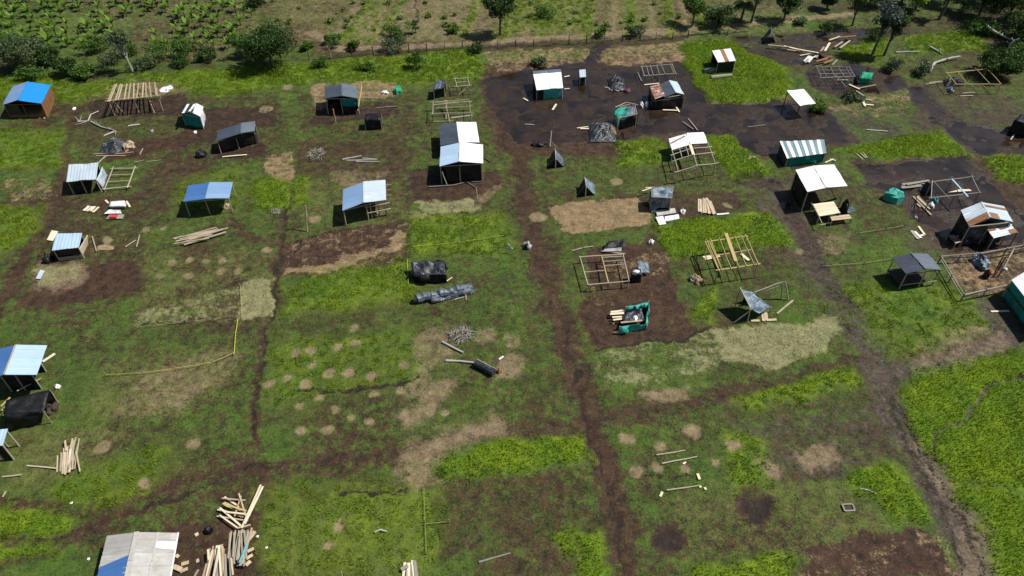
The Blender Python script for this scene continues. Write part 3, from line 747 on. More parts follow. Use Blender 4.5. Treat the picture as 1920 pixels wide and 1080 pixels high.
me.loops.add(ff.size); me.loops.foreach_set('vertex_index', ff.reshape(-1).astype(np.int32))
me.polygons.add(len(ff)); me.polygons.foreach_set('loop_start', np.arange(0, ff.size, 4, dtype=np.int32))
me.update(calc_edges=True)
me.materials.append(wm)
wo = bpy.data.objects.new('water', me); C.objects.link(wo); wo['kind'] = 'structure'

# ------------------------------------------------------------------ grass blades and cut straw (uncountable)
rng = np.random.default_rng(5)
def look(f, x, y):
    return F[f][np.clip(np.searchsorted(gy, y), 0, len(gy) - 1), np.clip(np.searchsorted(gx, x), 0, len(gx) - 1)]
def zat(x, y):
    return Z[np.clip(np.searchsorted(gy, y), 0, len(gy) - 1), np.clip(np.searchsorted(gx, x), 0, len(gx) - 1)]
def scatter(n):
    y = rng.uniform(15, 118, n * 2); x = rng.uniform(-95, 95, n * 2)
    k = np.abs(x) < 19 + y * .72
    return x[k][:n], y[k][:n]
def blades(name, x, y, h, wd, flat, tone, mat):
    n = len(x); z = zat(x, y)
    a = rng.uniform(0, 2 * np.pi, n); b = rng.uniform(0, 2 * np.pi, n)
    lean = rng.uniform(.15, .7, n) * h if not flat else h
    up = h * (1.0 if not flat else .12)
    v = np.zeros((n, 3, 3), np.float32)
    v[:, 0] = np.stack([x - np.cos(a) * wd / 2, y - np.sin(a) * wd / 2, z - .02], -1)
    v[:, 1] = np.stack([x + np.cos(a) * wd / 2, y + np.sin(a) * wd / 2, z - .02], -1)
    v[:, 2] = np.stack([x + np.cos(b) * lean, y + np.sin(b) * lean, z + up], -1)
    me = bpy.data.meshes.new(name)
    me.vertices.add(n * 3); me.vertices.foreach_set('co', v.reshape(-1))
    me.loops.add(n * 3); me.loops.foreach_set('vertex_index', np.arange(n * 3, dtype=np.int32))
    me.polygons.add(n); me.polygons.foreach_set('loop_start', np.arange(0, n * 3, 3, dtype=np.int32))
    at = me.attributes.new('tone', 'FLOAT', 'FACE'); at.data.foreach_set('value', tone.astype(np.float32))
    me.update(calc_edges=True); me.materials.append(M[mat])
    o = bpy.data.objects.new(name, me); C.objects.link(o); o['kind'] = 'stuff'
    return o
M['lushblade'] = mat_leaf('tall_grass', (0.085, 0.15, 0.006), (0.26, 0.37, 0.014), (0.17, 0.265, 0.010))
M['turfblade'] = mat_leaf('short_grass', (0.032, 0.068, 0.008), (0.108, 0.195, 0.019), (0.066, 0.130, 0.013))
M['strawblade'] = mat_leaf('dry_stalks', (0.19, 0.135, 0.07), (0.44, 0.34, 0.20), (0.30, 0.22, 0.12))
x, y = scatter(1700000)
k = look('lush', x, y) + (fbm(x, y, 1.9, 61, 2) - .5) * 1.6 > 0
k &= (look('wet', x, y) < .2) & (look('rut', x, y) < 0)
x1, y1 = x[k], y[k]
n = len(x1); hh = rng.uniform(.12, .30, n)
blades('tall_grass', x1, y1, hh, rng.uniform(.03, .075, n), False, np.clip(fbm(x1, y1, .8, 71, 2) * 1.2 - .9 + fbm(x1, y1, .22, 72, 2) * 1.4 + rng.normal(0, .12, n), 0, 1), 'lushblade')
x, y = scatter(520000)
k = (look('mud', x, y) + (fbm(x, y, 1.3, 63, 3) - .5) * 2.6 < -.12) & (look('wet', x, y) < -.3) & (look('straw', x, y) < 0) & (look('pale', x, y) < .1)
x1, y1 = x[k], y[k]; n = len(x1)
blades('short_grass', x1, y1, rng.uniform(.04, .14, n), rng.uniform(.03, .085, n), False, np.clip(fbm(x1, y1, .6, 73, 2) * 1.5 - .3 + rng.normal(0, .14, n), 0, 1), 'turfblade')
x, y = scatter(500000)
k = np.maximum(look('straw', x, y), look('olive', x, y) - .1) + (fbm(x, y, 1.5, 65, 3) - .5) * 2.6 > .2
x1, y1 = x[k], y[k]; n = len(x1)
blades('dry_straw', x1, y1, rng.uniform(.15, .5, n), rng.uniform(.03, .07, n), True, np.clip(fbm(x1, y1, 1.1, 77, 2) * 1.5 - .3 + rng.normal(0, .2, n), 0, 1), 'strawblade')

# ------------------------------------------------------------------ hut kit
def gz(p): return Vector((p[0], p[1], 0.0))
def up(p, z): return Vector((p[0], p[1], z))
def gable(L, Rg, Q, B, yb, rise=0.5):
    z = zfor(L[0], L[1], yb)
    lf, qf = P(*L, z), P(*Q, z)
    rf = P(*Rg, z + rise); rb = P(*B, z + rise)
    d = rb - rf
    return dict(lf=lf, qf=qf, rf=rf, rb=rb, lb=lf + d, qb=qf + d, z=z, kind='gable')
def mono(FL, FR, BR, BL, yb, rise=0.0):
    z = zfor(FL[0], FL[1], yb)
    lf, qf = P(*FL, z), P(*FR, z)
    return dict(lf=lf, qf=qf, qb=P(*BR, z + rise), lb=P(*BL, z + rise), z=z, kind='mono')
def corr(amp=.011, per=.3):
    k_ = random.uniform(0, 6.28); q_ = random.uniform(.6, 1.3)
    return lambda u, v, a, b: amp * math.sin(v * 2 * math.pi / per) + .028 * math.sin(q_ * v * 1.7 + k_) * math.sin(1.3 * u + k_ * 2) + (.02 * math.sin(math.floor(v / .85) * 2.4 + k_) * (2 * a - 1))
def wrinkle(amp, seed=0, sag=0.0):
    r_ = random.Random(seed); ph = [r_.uniform(0, 6.28) for _ in range(8)]
    def f(u, v, a, b):
        amp_ = amp * 1.5; e = min(1, 4 * min(a, 1 - a, b, 1 - b) + .25)
        return e * amp_ * (math.sin(2.1 * u + 3.3 * v + ph[0]) + math.sin(4.7 * u - 2.9 * v + ph[1]) * .7 + math.sin(7.9 * v + 1.3 * u + ph[2]) * .5 + math.sin(9.5 * u + 4 * v + ph[3]) * .35) - sag * math.sin(math.pi * a) * math.sin(math.pi * b)
    return f
def side(gm, name, inset=0.18):
    """foot line of a wall and its top heights"""
    c = (gm['lf'] + gm['qf'] + gm['qb'] + gm['lb']) / 4
    def ins(p):
        d = gz(c) - gz(p); return p + d.normalized() * inset
    k = {'front': ('lf', 'qf'), 'right': ('qf', 'qb'), 'back': ('qb', 'lb'), 'left': ('lb', 'lf')}[name]
    return ins(gm[k[0]]), ins(gm[k[1]])
def roof(t, gm, mats, th=.03, amp=.011, part='roof_panel', soft=False, seed=1):
    dv = .075 if not soft else .3
    dp = corr(amp) if not soft else wrinkle(amp, seed)
    if gm['kind'] == 'gable':
        a = obj(part, MB().panel(gm['lf'], gm['rf'], gm['rb'], gm['lb'], th, .6 if not soft else .3, dv, dp), mats[0], t, smooth=soft)
        b = obj(part, MB().panel(gm['rf'] + Vector((0, 0, .012)), gm['qf'], gm['qb'], gm['rb'] + Vector((0, 0, .012)), th, .6 if not soft else .3, dv, dp), mats[1], t, smooth=soft)
        return [a, b]
    return [obj(part, MB().panel(gm['qf'], gm['qb'], gm['lb'], gm['lf'], th, .6 if not soft else .3, dv, dp), mats[0], t, smooth=soft)]
def wall(t, a, b, mat, top=None, base=0.0, f0=0.0, f1=1.0, amp=.05, label=None, name='wall', gap=.04, boards=False):
    a, b = Vector(a), Vector(b)
    p0, p1 = a.lerp(b, f0), a.lerp(b, f1)
    t0 = (p0.z if top is None else top) - gap; t1 = (p1.z if top is None else top) - gap
    mb = MB()
    if boards:
        L = (gz(p1) - gz(p0)).length; n = max(2, round(L / .24)); nn = (gz(p1) - gz(p0)).cross(Vector((0, 0, 1))).normalized()
        for i in range(n):
            q = p0.lerp(p1, (i + .5) / n); h = t0 + (t1 - t0) * (i + .5) / n
            mb.plank(up(q, base - .05), up(q, h + random.uniform(-.06, .03)), L / n - .012, .025, up=nn)
    else:
        mb.panel(up(p0, base - .05), up(p1, base - .05), up(p1, t1), up(p0, t0), .02, .3, .3, wrinkle(amp, int(abs(p0.x * 10)) + 3) if amp else None)
    return obj(name, mb, mat, t, smooth=not boards and amp > 0, label=label)
def gable_end(t, gm, mat, inset=.18):
    a, b = side(gm, 'front', inset); r_ = gm['rf'] + (gz((gm['lf'] + gm['qf'] + gm['qb'] + gm['lb']) / 4) - gz(gm['rf'])).normalized() * inset
    m_ = a.lerp(b, .5); m_ = up(r_, a.z)
    mb = MB(); o = Vector((0, .012, 0))
    mb.panel(up(a, a.z - .06) + o, up(m_, a.z - .06) + o, up(r_, gm['rf'].z - .05) + o, up(a, a.z - .04) + o, .02, .4, .4)
    mb.panel(up(m_, a.z - .06) + o, up(b, b.z - .06) + o, up(b, b.z - .04) + o, up(r_, gm['rf'].z - .05) + o, .02, .4, .4)
    return obj('gable_wall', mb, mat, t)
def posts(t, gm, mat='pole', r=.06, mids=True, beams=True, inset=.14):
    c = (gm['lf'] + gm['qf'] + gm['qb'] + gm['lb']) / 4
    tops = {}
    for k in ('lf', 'qf', 'qb', 'lb'):
        p_ = gm[k] + (gz(c) - gz(gm[k])).normalized() * inset; tops[k] = up(p_, gm[k].z - .05)
        obj('post', MB().pole(up(p_ + rv(.05), -.12), tops[k], r, r * .9), mat, t)
    if mids:
        for a, b in (('lf', 'qf'), ('lb', 'qb')):
            m_ = tops[a].lerp(tops[b], random.uniform(.42, .58))
            obj('post', MB().pole(up(m_, -.12), m_, r, r * .85), mat, t)
    if beams:
        for a, b in (('lf', 'qf'), ('qf', 'qb'), ('qb', 'lb'), ('lb', 'lf')):
            obj('beam', MB().pole(tops[a] + Vector((0, 0, -.03)), tops[b] + Vector((0, 0, -.03)), r * .85, r * .7), mat, t)
        if gm['kind'] == 'gable':
            obj('ridge_beam', MB().pole(gm['rf'] + Vector((0, 0, -.1)), gm['rb'] + Vector((0, 0, -.1)), r * .8), mat, t)
    return tops
def centre(gm): return gz((gm['lf'] + gm['qf'] + gm['qb'] + gm['lb']) / 4)
def hut(name, label, gm, mats, walls=None, cat='hut', pmat='pole', soft=False, amp=.011, gend=None, mids=True, seed=1, th=.03, inset=None):
    t = thing(name, label, cat, centre(gm))
    roof(t, gm, mats, amp=amp, soft=soft, seed=seed, th=th)
    posts(t, gm, pmat, mids=mids, inset=inset or .14)
    if gm['kind'] == 'gable' and not soft: obj('ridge_cap', MB().plank(gm['rf'] + Vector((0, 0, .035)), gm['rb'] + Vector((0, 0, .035)), .16, .025), mats[1], t)
    for k, spec in (walls or {}).items():
        a, b = side(gm, k, inset + .05 if inset else .18)
        if isinstance(spec, str): spec = dict(mat=spec)
        wall(t, a, b, **spec)
    if gend: gable_end(t, gm, gend)
    return t
def frame(name, label, cat, fl, fr, br, bl, nraf=0, ncross=0, mat='pole', r=.05, ext=.3, legs=True, midlegs=True, wood='pole', group=None):
    """open post frame: four corner tops in world space"""
    t = thing(name, label, cat, gz((fl + fr + br + bl) / 4), group)
    if legs:
        ks = [fl, fr, br, bl] + ([fl.lerp(fr, .5), bl.lerp(br, .5)] if midlegs else [])
        for k in ks: obj('post', MB().pole(up(k + rv(.06), -.12), k, r * 1.15, r), mat, t)
    for a, b in ((fl, fr), (bl, br)):
        d = (b - a).normalized() * ext
        obj('beam', MB().pole(a - d, b + d, r, r * .8), mat, t)
    for a, b in ((fl, bl), (fr, br)):
        d = (b - a).normalized() * ext
        obj('beam', MB().pole(a - d + Vector((0, 0, r)), b + d + Vector((0, 0, r)), r, r * .8), mat, t)
    for i in range(nraf):
        f = (i + .5 + random.uniform(-.25, .25)) / nraf
        a, b = fl.lerp(fr, f), bl.lerp(br, min(1, max(0, f + random.uniform(-.03, .03))))
        d = (b - a).normalized() * ext * random.uniform(.4, 1.4)
        mb = MB()
        if wood == 'plank': mb.plank(a - d + Vector((0, 0, r + .03)), b + d + Vector((0, 0, r + .03)), .15, .05)
        else: mb.pole(a - d + Vector((0, 0, r + .03)), b + d + Vector((0, 0, r + .03)), r * .8)
        obj('rafter', mb, mat, t)
    for i in range(ncross):
        f = (i + 1) / (ncross + 1)
        obj('crossbar', MB().pole(fl.lerp(bl, f), fr.lerp(br, f), r * .8), mat, t)
    return t
def fr_px(name, label, cat, pts, yb, **kw):
    z = zfor(pts[0][0], pts[0][1], yb)
    return frame(name, label, cat, *[P(x_, y_, z) for x_, y_ in pts], **kw)
def solo_pole(name, label, cat, a, b, r=.05, mat='pole', group=None, wob=.05):
    return solo(name, MB().pole(a, b, r, r * .75, wob), mat, label, cat, group)
def planks(label, group, segs, wd=.16, th=.04, mat='tan', cat='plank', z0=.03, name='plank', dz=.0):
    out = []
    for i, (x0, y0, x1, y1) in enumerate(segs):
        z = z0 + dz * i + random.uniform(0, .05)
        m_ = mat if isinstance(mat, str) else random.choice(mat)
        out.append(solo(name, MB().plank(P(x0, y0, z), P(x1, y1, z + random.uniform(0, .06)), wd * random.uniform(.75, 1.2), th), m_, label, cat, group))
    return out
def fan(a0, a1, b0, b1, n, jit=3.0):
    out = []; jit *= 1.5
    for i in range(n):
        f = i / max(1, n - 1)
        j = lambda: random.uniform(-jit, jit)
        out.append((a0[0] + (a1[0] - a0[0]) * f + j(), a0[1] + (a1[1] - a0[1]) * f + j(), b0[0] + (b1[0] - b0[0]) * f + j(), b0[1] + (b1[1] - b0[1]) * f + j()))
    return out
def heap(name, label, cat, px, py, wpx, hpx, h, mat, nz=.45, seed=1, smooth=True, flat=.3):
    if name == 'plastic_bag': wpx *= .8; hpx *= .9; h *= .8; nz = .6
    if name == 'tarp_heap':
        c = P(px, py); rx = abs((P(px + wpx / 2, py) - c).x); ry = abs((P(px, py - hpx / 2) - c).y); r_ = random.Random(seed); gr = {}
        ph_ = [r_.uniform(0, 6.28) for _ in range(6)]
        def dsp(u, v, a, b):
            e = max(0, 1 - abs(2 * a - 1) ** 2.5) * max(0, 1 - abs(2 * b - 1) ** 2.5)
            return h * e * (.5 + .5 * abs(math.sin(2.2 * u + 1.1 * v + ph_[0])) * abs(math.sin(2.7 * v + ph_[1])) + .35 * abs(math.sin(5.1 * u - 3.3 * v + ph_[2])))
        q = [c + Vector((sx * rx * r_.uniform(.8, 1.1), sy * ry * r_.uniform(.8, 1.1), .03)) for sx, sy in ((-1, -1), (1, -1), (1, 1), (-1, 1))]
        return solo(name, MB().panel(*q, .04, .28, .28, dsp), mat, label, cat, smooth=False)
    low = False
    c = P(px, py); rx = abs((P(px + wpx / 2, py) - c).x); ry = abs((P(px, py - hpx / 2) - c).y)
    return solo(name, MB().dome(c, rx, ry, h, nz=nz, seed=seed, n=11 if low else 20, m=4 if low else 7, flat=flat), mat, label, cat, smooth=smooth)
def brush(name, label, px, py, wpx, hpx, h, n=70, mat='old', r=.024, cat='brush pile'):
    c = P(px, py); rx = abs((P(px + wpx / 2, py) - c).x); ry = abs((P(px, py - hpx / 2) - c).y)
    mb = MB()
    for i in range(n):
        a = random.uniform(0, 6.28); d = math.sqrt(random.random())
        o = c + Vector((math.cos(a) * d * rx * .7, math.sin(a) * d * ry * .7, random.uniform(.02, h * (1 - d * .7))))
        e = random.uniform(0, 6.28); L = random.uniform(.3, .8) * rx
        q = o + Vector((math.cos(e) * L, math.sin(e) * L * .9, random.uniform(-.25, .3) * h)); q.z = max(q.z, .02)
        m_ = o.lerp(q, .5) + rv(.12)
        mb.tube([o, m_, q], [r * random.uniform(.6, 1.4), r * .8, r * .3], 5)
    return solo(name, mb, mat, label, cat)
def limb(name, label, cat, pts, r0, r1, mat='dead', twigs=0, group=None):
    """fallen branch or log through pixel points (px,py,z)"""
    w_ = [P(*p_[:2], p_[2] if len(p_) > 2 else r0) for p_ in pts]
    n = len(w_); mb = MB().tube(w_, [r0 + (r1 - r0) * i / (n - 1) for i in range(n)], 7)
    for i in range(twigs):
        k = random.randrange(1, n); a = w_[k - 1].lerp(w_[k], random.random())
        b = a + Vector((random.uniform(-1, 1), random.uniform(-1, 1), random.uniform(.0, .5))); b.z = max(b.z, .03)
        mb.tube([a, a.lerp(b, .5) + rv(.1), b], [r1 * .8, r1 * .6, r1 * .3], 5)
    return solo(name, mb, mat, label, cat, group)

# ------------------------------------------------------------------ huts, left half
gm = gable((5, 196), (34, 188), (78, 195), (53, 153), 222, .55)
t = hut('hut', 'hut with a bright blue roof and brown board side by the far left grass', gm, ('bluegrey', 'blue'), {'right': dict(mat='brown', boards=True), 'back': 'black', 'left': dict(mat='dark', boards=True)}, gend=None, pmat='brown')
a, b = side(gm, 'front'); obj('floor', MB().panel(up(a, .35), up(b, .35), up(side(gm, 'right')[1], .35), up(side(gm, 'left')[0], .35), .05, .5, .5), 'brown', t)
wall(t, a, b, 'brown', top=.42, boards=False, amp=0, name='front_board')
wall(t, a, b, 'dark', top=gm['z'], base=.45, f0=.0, f1=.35, amp=0)
planks('brown plank leaning on the side of the bright blue roofed hut', 'planks against the bright blue hut', [(74, 222, 100, 188), (72, 219, 92, 196), (78, 212, 84, 222)], mat='tan')

t = fr_px('unfinished_hut', 'open timber frame of pale rafters without roof over dark mud', 'unfinished hut', [(203, 189), (296, 179), (291, 157), (214, 162)], 217, nraf=11, mat='tan', wood='plank', ext=.35, r=.06)
for s_ in ((222, 213, 212, 191), (290, 212, 278, 184), (231, 211, 213, 190)):
    obj('brace', MB().pole(P(s_[0], s_[1], 0), P(s_[2], s_[3], 1.6), .06), 'tan', t)

gm = gable((338, 213), (361, 212), (376, 219), (367, 193), 236, .35)
hut('hut', 'tiny hut with black and white plastic roof and dark green front', gm, ('blackgl', 'whitep'), {'front': 'teal', 'left': 'black', 'right': 'whitep', 'back': 'black'}, soft=True, amp=.04, gend='teal', mids=False)
for i in range(2):
    c = [P(343 + i * 12, 212 - i * 3, gm['z'] + .42), P(353 + i * 12, 195, gm['z'] + .42)]
    obj('roof_strip', MB().plank(c[0], c[1], .28, .02), 'whitep', bpy.data.objects['hut.001'])

gm = gable((406, 265), (452, 250), (478, 246), (453, 231), 288, .5)
t = hut('hut', 'dark sheet roofed hut with black plastic walls standing in brown mud', gm, ('shadezinc', 'greyzinc'), {'front': 'black', 'left': 'black', 'right': dict(mat='black', f0=.2), 'back': 'black'}, gend='black')
planks('pale plank laid along the foot of the black walled hut', None, [(417, 294, 463, 290)], mat='cream')
obj('side_board', MB().plank(up(gm['qf'], .1), up(gm['qf'], 1.3), .3, .03, up=(0, 1, 0)), 'tan', t)
heap('tarp_bundle', 'small black bundle on the grass left of the black walled hut', 'bundle', 378, 292, 18, 12, .7, 'black', seed=4)

gm = gable((609, 185), (642, 180), (671, 185), (641, 157), 214, .4)
t = hut('hut', 'slate blue metal roofed hut with green cloth under its eave beside straw', gm, ('shadezinc', 'greyzinc'), {'back': 'black', 'left': dict(mat='black', f1=.6), 'right': dict(mat='black', f0=.3)})
a, b = side(gm, 'front'); wall(t, a, b, 'teal', f0=.5, f1=.95, base=gm['z'] * .5, amp=.08, name='curtain'); wall(t, a, b, 'black', f0=.5, f1=.9, top=gm['z'] * .5)
solo_pole('bamboo_pole', 'bamboo pole leaning against the slate blue roofed hut', 'pole', P(671, 208, 0), P(678, 158, 2.0), .07, 'bamboo')
solo_pole('post', 'pale post standing in mud before the slate blue roofed hut', 'post', P(629, 229, 0), up(P(629, 229, 0), 1.7), .08, 'bamboo')
heap('plastic_bag', 'white bag lying right of the slate blue roofed hut', 'bag', 722, 175, 13, 8, .4, 'whitep', seed=8)
heap('net_bundle', 'small green net bundle at the grass edge behind the mud', 'bundle', 746, 172, 13, 11, .6, 'green', seed=9)
planks('thin weathered pole lying on mud right of the slate blue hut', 'poles right of the slate blue hut', [(678, 184, 715, 184), (706, 202, 745, 199)], mat='old', wd=.12)

c = P(702, 244); t = thing('tarp_shelter', 'black plastic box shelter alone on worn grass', 'shelter', c)
q = [P(686, 244), P(716, 243), P(717, 232), P(689, 233)]; h = 1.35
for i in range(4): wall(t, up(q[i], h), up(q[(i + 1) % 4], h), 'black', amp=.05, gap=0)
obj('roof_panel', MB().panel(*[up(k, h) for k in q], .03, .3, .3, wrinkle(.05, 3)), 'black', t, smooth=True)
for k in q: obj('post', MB().pole(up(k, -.1), up(k, h - .02), .045), 'pole', t)

gm = gable((812, 169), (826, 165), (834, 164), (829, 150), 187, .2)
hut('hut', 'small black plastic shack beside a bare pole frame near the tall grass', gm, ('greytarp', 'blackgl'), {'front': 'black', 'right': 'black', 'left': dict(mat='black', f1=.6)}, soft=True, amp=.04, mids=False)
t = fr_px('unfinished_hut', 'bare pole frame with a slanting brace behind stacked poles', 'unfinished hut', [(856, 162), (880, 160), (876, 146), (853, 147)], 179, ncross=1, mat='pole', midlegs=False, r=.05)
obj('brace', MB().pole(P(860, 178, 0), P(877, 163, .8), .05), 'pole', t)
t = fr_px('pole_rack', 'rack of pale horizontal poles behind the twin white roofed houses', 'pole rack', [(811, 213), (882, 211), (880, 191), (812, 192)], 229, mat='old', r=.05, midlegs=False)
for s_ in ((806, 193, 880, 186), (810, 197, 884, 190), (818, 203, 886, 199), (812, 228, 850, 226)):
    obj('rail', MB().pole(P(s_[0], s_[1], 1.0), P(s_[2], s_[3], 1.1), .05), 'pole', t)
for s_ in ((834, 188, 843, 230), (838, 188, 836, 224)):
    obj('brace', MB().pole(P(s_[0], s_[1], 1.0), P(s_[2], s_[3], .05), .06), 'tan', t)
planks('grey board lying behind the twin white roofed houses', None, [(846, 221, 886, 216)], mat='old', wd=.3)

# twin white houses
gm = gable((826, 274), (862, 268), (899, 267), (857, 229), 296, .45)
t = hut('house', 'rear one of two joined houses, white roof with shade coloured left slope', gm, ('shadezinc', 'white'), {'left': 'black', 'right': 'black', 'back': 'black'}, cat='house')  # dark left slope paints the shaded side of a white roof
wall(t, *side(gm, 'front'), 'teal', f0=.45, f1=.95, amp=.05, name='curtain')
for f in (.08, .2, .33): obj('board', MB().plank(up(side(gm, 'front')[0].lerp(side(gm, 'front')[1], f), .3), up(side(gm, 'front')[0].lerp(side(gm, 'front')[1], f), gm['z'] - .1), .18, .03, up=(0, 1, 0)), 'tan', t)
gm = gable((824, 312), (862, 303), (906, 307), (863, 267), 345, .45)
t = hut('house', 'front one of two joined houses, white roof with shade tinted left slope over black walls', gm, ('lightblue', 'white'), {'front': dict(mat='black', f0=.12, f1=.98), 'back': 'black', 'left': dict(mat='black', f0=.5)}, cat='house', gend='black')  # light blue left slope stands in for shade on the white roof
a, b = side(gm, 'right'); wall(t, a + Vector((-.5, 0, 0)), b + Vector((-.5, 0, 0)), 'new', boards=True, label='pale upright board wall')
solo_pole('post', 'leaning pale post before the front white roofed house', 'post', P(838, 346, 0), P(829, 322, 1.6), .06, 'pole')
limb('branch', 'long crooked branch lying in front of the joined white roofed houses', 'branch', [(804, 350), (850, 347), (875, 341), (905, 340)], .06, .03, 'old')
limb('branch', 'thin branch lying in mud beside the joined white houses', 'branch', [(876, 341), (893, 352), (896, 375)], .04, .02, 'tan')
planks('short pole on the ground right of the white roofed houses', 'poles right of the white houses', [(907, 295, 920, 303), (905, 265, 916, 272)], mat='dark', wd=.12)

gm = mono((124, 341), (180, 336), (185, 305), (129, 309), 366, .25)
t = hut('shelter', 'pale zinc lean-to with a white sheet hanging at its right side', gm, ('pale',), {'back': 'black'}, cat='shelter')
wall(t, *side(gm, 'front'), 'black', f0=.1, f1=.5, amp=.05, top=1.0)
z = gm['z']
obj('side_sheet', MB().panel(P(181, 337, z - .15), P(194, 355, .15), P(202, 331, .2), P(192, 312, z), .03, .3, .3, wrinkle(.05, 5)), 'pale', t, smooth=True)
t = fr_px('unfinished_hut', 'low frame of pale poles right of the pale zinc lean-to', 'unfinished hut', [(197, 354), (240, 350), (253, 315), (212, 316)], 358, ncross=2, mat='pole', r=.06, midlegs=False)
limb('branch', 'forked grey branch behind the pale zinc lean-to', 'branch', [(185, 305), (192, 298), (198, 292)], .07, .04, 'old', 2)
planks('pale stick on bare ground right of the lean-to frame', 'sticks by the lean-to frame', [(252, 304, 270, 300), (262, 290, 268, 278), (275, 303, 302, 300)], mat='pole', wd=.1)

gm = gable((344, 379), (386, 373), (430, 372), (394, 342), 406, .35)
hut('shelter', 'open shelter on thin posts under a clean mid blue roof', gm, ('midblue', 'bluezinc'), {}, cat='shelter')
heap('rubble', 'small pale heap beside the blue roofed shelter', 'heap', 424, 388, 18, 9, .3, 'earth', seed=3)

gm = gable((642, 395), (682, 380), (724, 375), (682, 341), 424, .45)
t = hut('shelter', 'open shelter with bluish left and pale right roof above a pole frame', gm, ('bluezinc', 'pale'), {'back': dict(mat='black', f1=.6)}, cat='shelter')
c0, c1 = side(gm, 'right')
for f in (0, .33, .66): obj('stud', MB().plank(up(c0.lerp(side(gm, 'front')[0], f * .55), -.05), up(c0.lerp(side(gm, 'front')[0], f * .55), gm['z']), .13, .05, up=(0, 1, 0)), 'pole', t)
for h in (.8, 1.5): obj('rail', MB().plank(up(c0 + Vector((.5, 0, 0)), h), up(c0.lerp(side(gm, 'front')[0], .5), h), .1, .05), 'pole', t)
for s_ in ((724, 346), (724, 356), (724, 366), (716, 375)): obj('rafter_end', MB().pole(P(s_[0] - 10, s_[1], gm['z']), P(s_[0] + 9, s_[1], gm['z'] - .05), .04), 'tan', t)
heap('rubble', 'little tan heap at the foot of the pole frame shelter', 'heap', 706, 404, 14, 7, .25, 'earth', seed=13)

gm = mono((97, 470), (148, 464), (154, 437), (106, 438), 491, .15)
t = hut('hut', 'low hut with light blue grey roof and leaning pale plywood side', gm, ('lightblue',), {'front': 'black', 'back': 'black', 'left': 'black'}, mids=False)
obj('side_panel', MB().panel(P(152, 485, 0), P(165, 457, 0), P(164, 441, 1.15), P(149, 466, 1.1), .04, .4, .4), 'cream', t)
obj('front_board', MB().plank(up(side(gm, 'front')[0], .25) + Vector((0, -.08, 0)), up(side(gm, 'front')[1], .25) + Vector((0, -.08, 0)), .4, .03, up=(0, 1, 0)), 'old', t)
solo('board', MB().panel(P(88, 450, .12), P(99, 452, .1), P(109, 434, .12), P(97, 432, .14), .05, .4, .4), 'cream', 'white board lying left of the low light blue hut', 'board')
solo('board', MB().panel(P(67, 523, .1), P(76, 524, .1), P(84, 508, .15), P(76, 506, .2), .05, .4, .4, wrinkle(.05, 2)), 'pale', 'pale crumpled sheet lying on mud before the low light blue hut', 'sheet')
heap('tarp_bundle', 'dark bundle at the left foot of the low light blue hut', 'bundle', 92, 488, 20, 12, .6, 'black', seed=5)
planks('pole leaning across dug earth right of the low light blue hut', 'poles by the dug earth', [(173, 443, 181, 471), (235, 463, 255, 450), (256, 463, 262, 440)], mat='pole', wd=.12)
heap('soil_heap', 'low tan heap of dug soil right of the low light blue hut', 'heap', 197, 465, 34, 10, .12, 'earth', .3, 6, smooth=True, flat=0)

# left edge
gm = gable((-30, 712), (8, 703), (69, 703), (30, 647), 748, .45)
t = hut('house', 'house at the left edge with light blue corrugated roof', gm, ('midblue', 'lightblue'), {'front': 'black', 'back': 'black'}, cat='house', inset=1.0)
obj('ridge_trim', MB().pole(gm['rf'] + Vector((0, 0, .03)), gm['rb'] + Vector((0, 0, .03)), .06), 'tan', t)
planks('white board propped behind the light blue house at the left edge', None, [(80, 678, 103, 663)], mat='cream', wd=.28)
solo_pole('post', 'pole lying between the light blue house and the black plastic tent', 'pole', P(32, 733, .9), P(77, 709, .3), .05, 'tan')
t = thing('tarp_tent', 'large sagging black plastic tent at the left edge', 'tent', P(50, 800))
ca = [P(12, 750, 1.7), P(93, 731, 1.6), P(82, 772, 1.35), P(6, 778, 1.6)]
obj('roof_panel', MB().panel(ca[3], ca[2], ca[1], ca[0], .03, .25, .25, wrinkle(.05, 6, .08)), 'black', t, smooth=True)
obj('front_flap', MB().panel(P(12, 812, .0), P(78, 793, .05), ca[2], ca[3], .03, .25, .25, wrinkle(.06, 7)), 'black', t, smooth=True)
obj('back_flap', MB().panel(up(ca[0], 0), up(ca[1], .1), ca[1], ca[0], .03, .3, .3, wrinkle(.05, 8)), 'black', t, smooth=True)
for k in ca: obj('post', MB().pole(up(k, -.1), k, .05), 'tan', t)
planks('tan plank standing by the left end of the black plastic tent', 'planks by the black tent', [(2, 762, 19, 745), (4, 770, 16, 756)], mat='bamboo', z0=.8)
heap('rubble', 'brown junk heap at the right end of the black plastic tent', 'heap', 100, 768, 18, 22, .4, 'dark', .6, 21, smooth=False)
heap('plastic_bag', 'white bag on grass right of the light blue house', 'bag', 109, 727, 12, 9, .35, 'whitep', seed=22)
gm = mono((-20, 838), (5, 836), (15, 804), (-10, 806), 866, .1)
hut('shelter', 'corner of a light blue roof at the left edge below the black tent', gm, ('lightblue',), {'front': 'black'}, cat='shelter', mids=False)

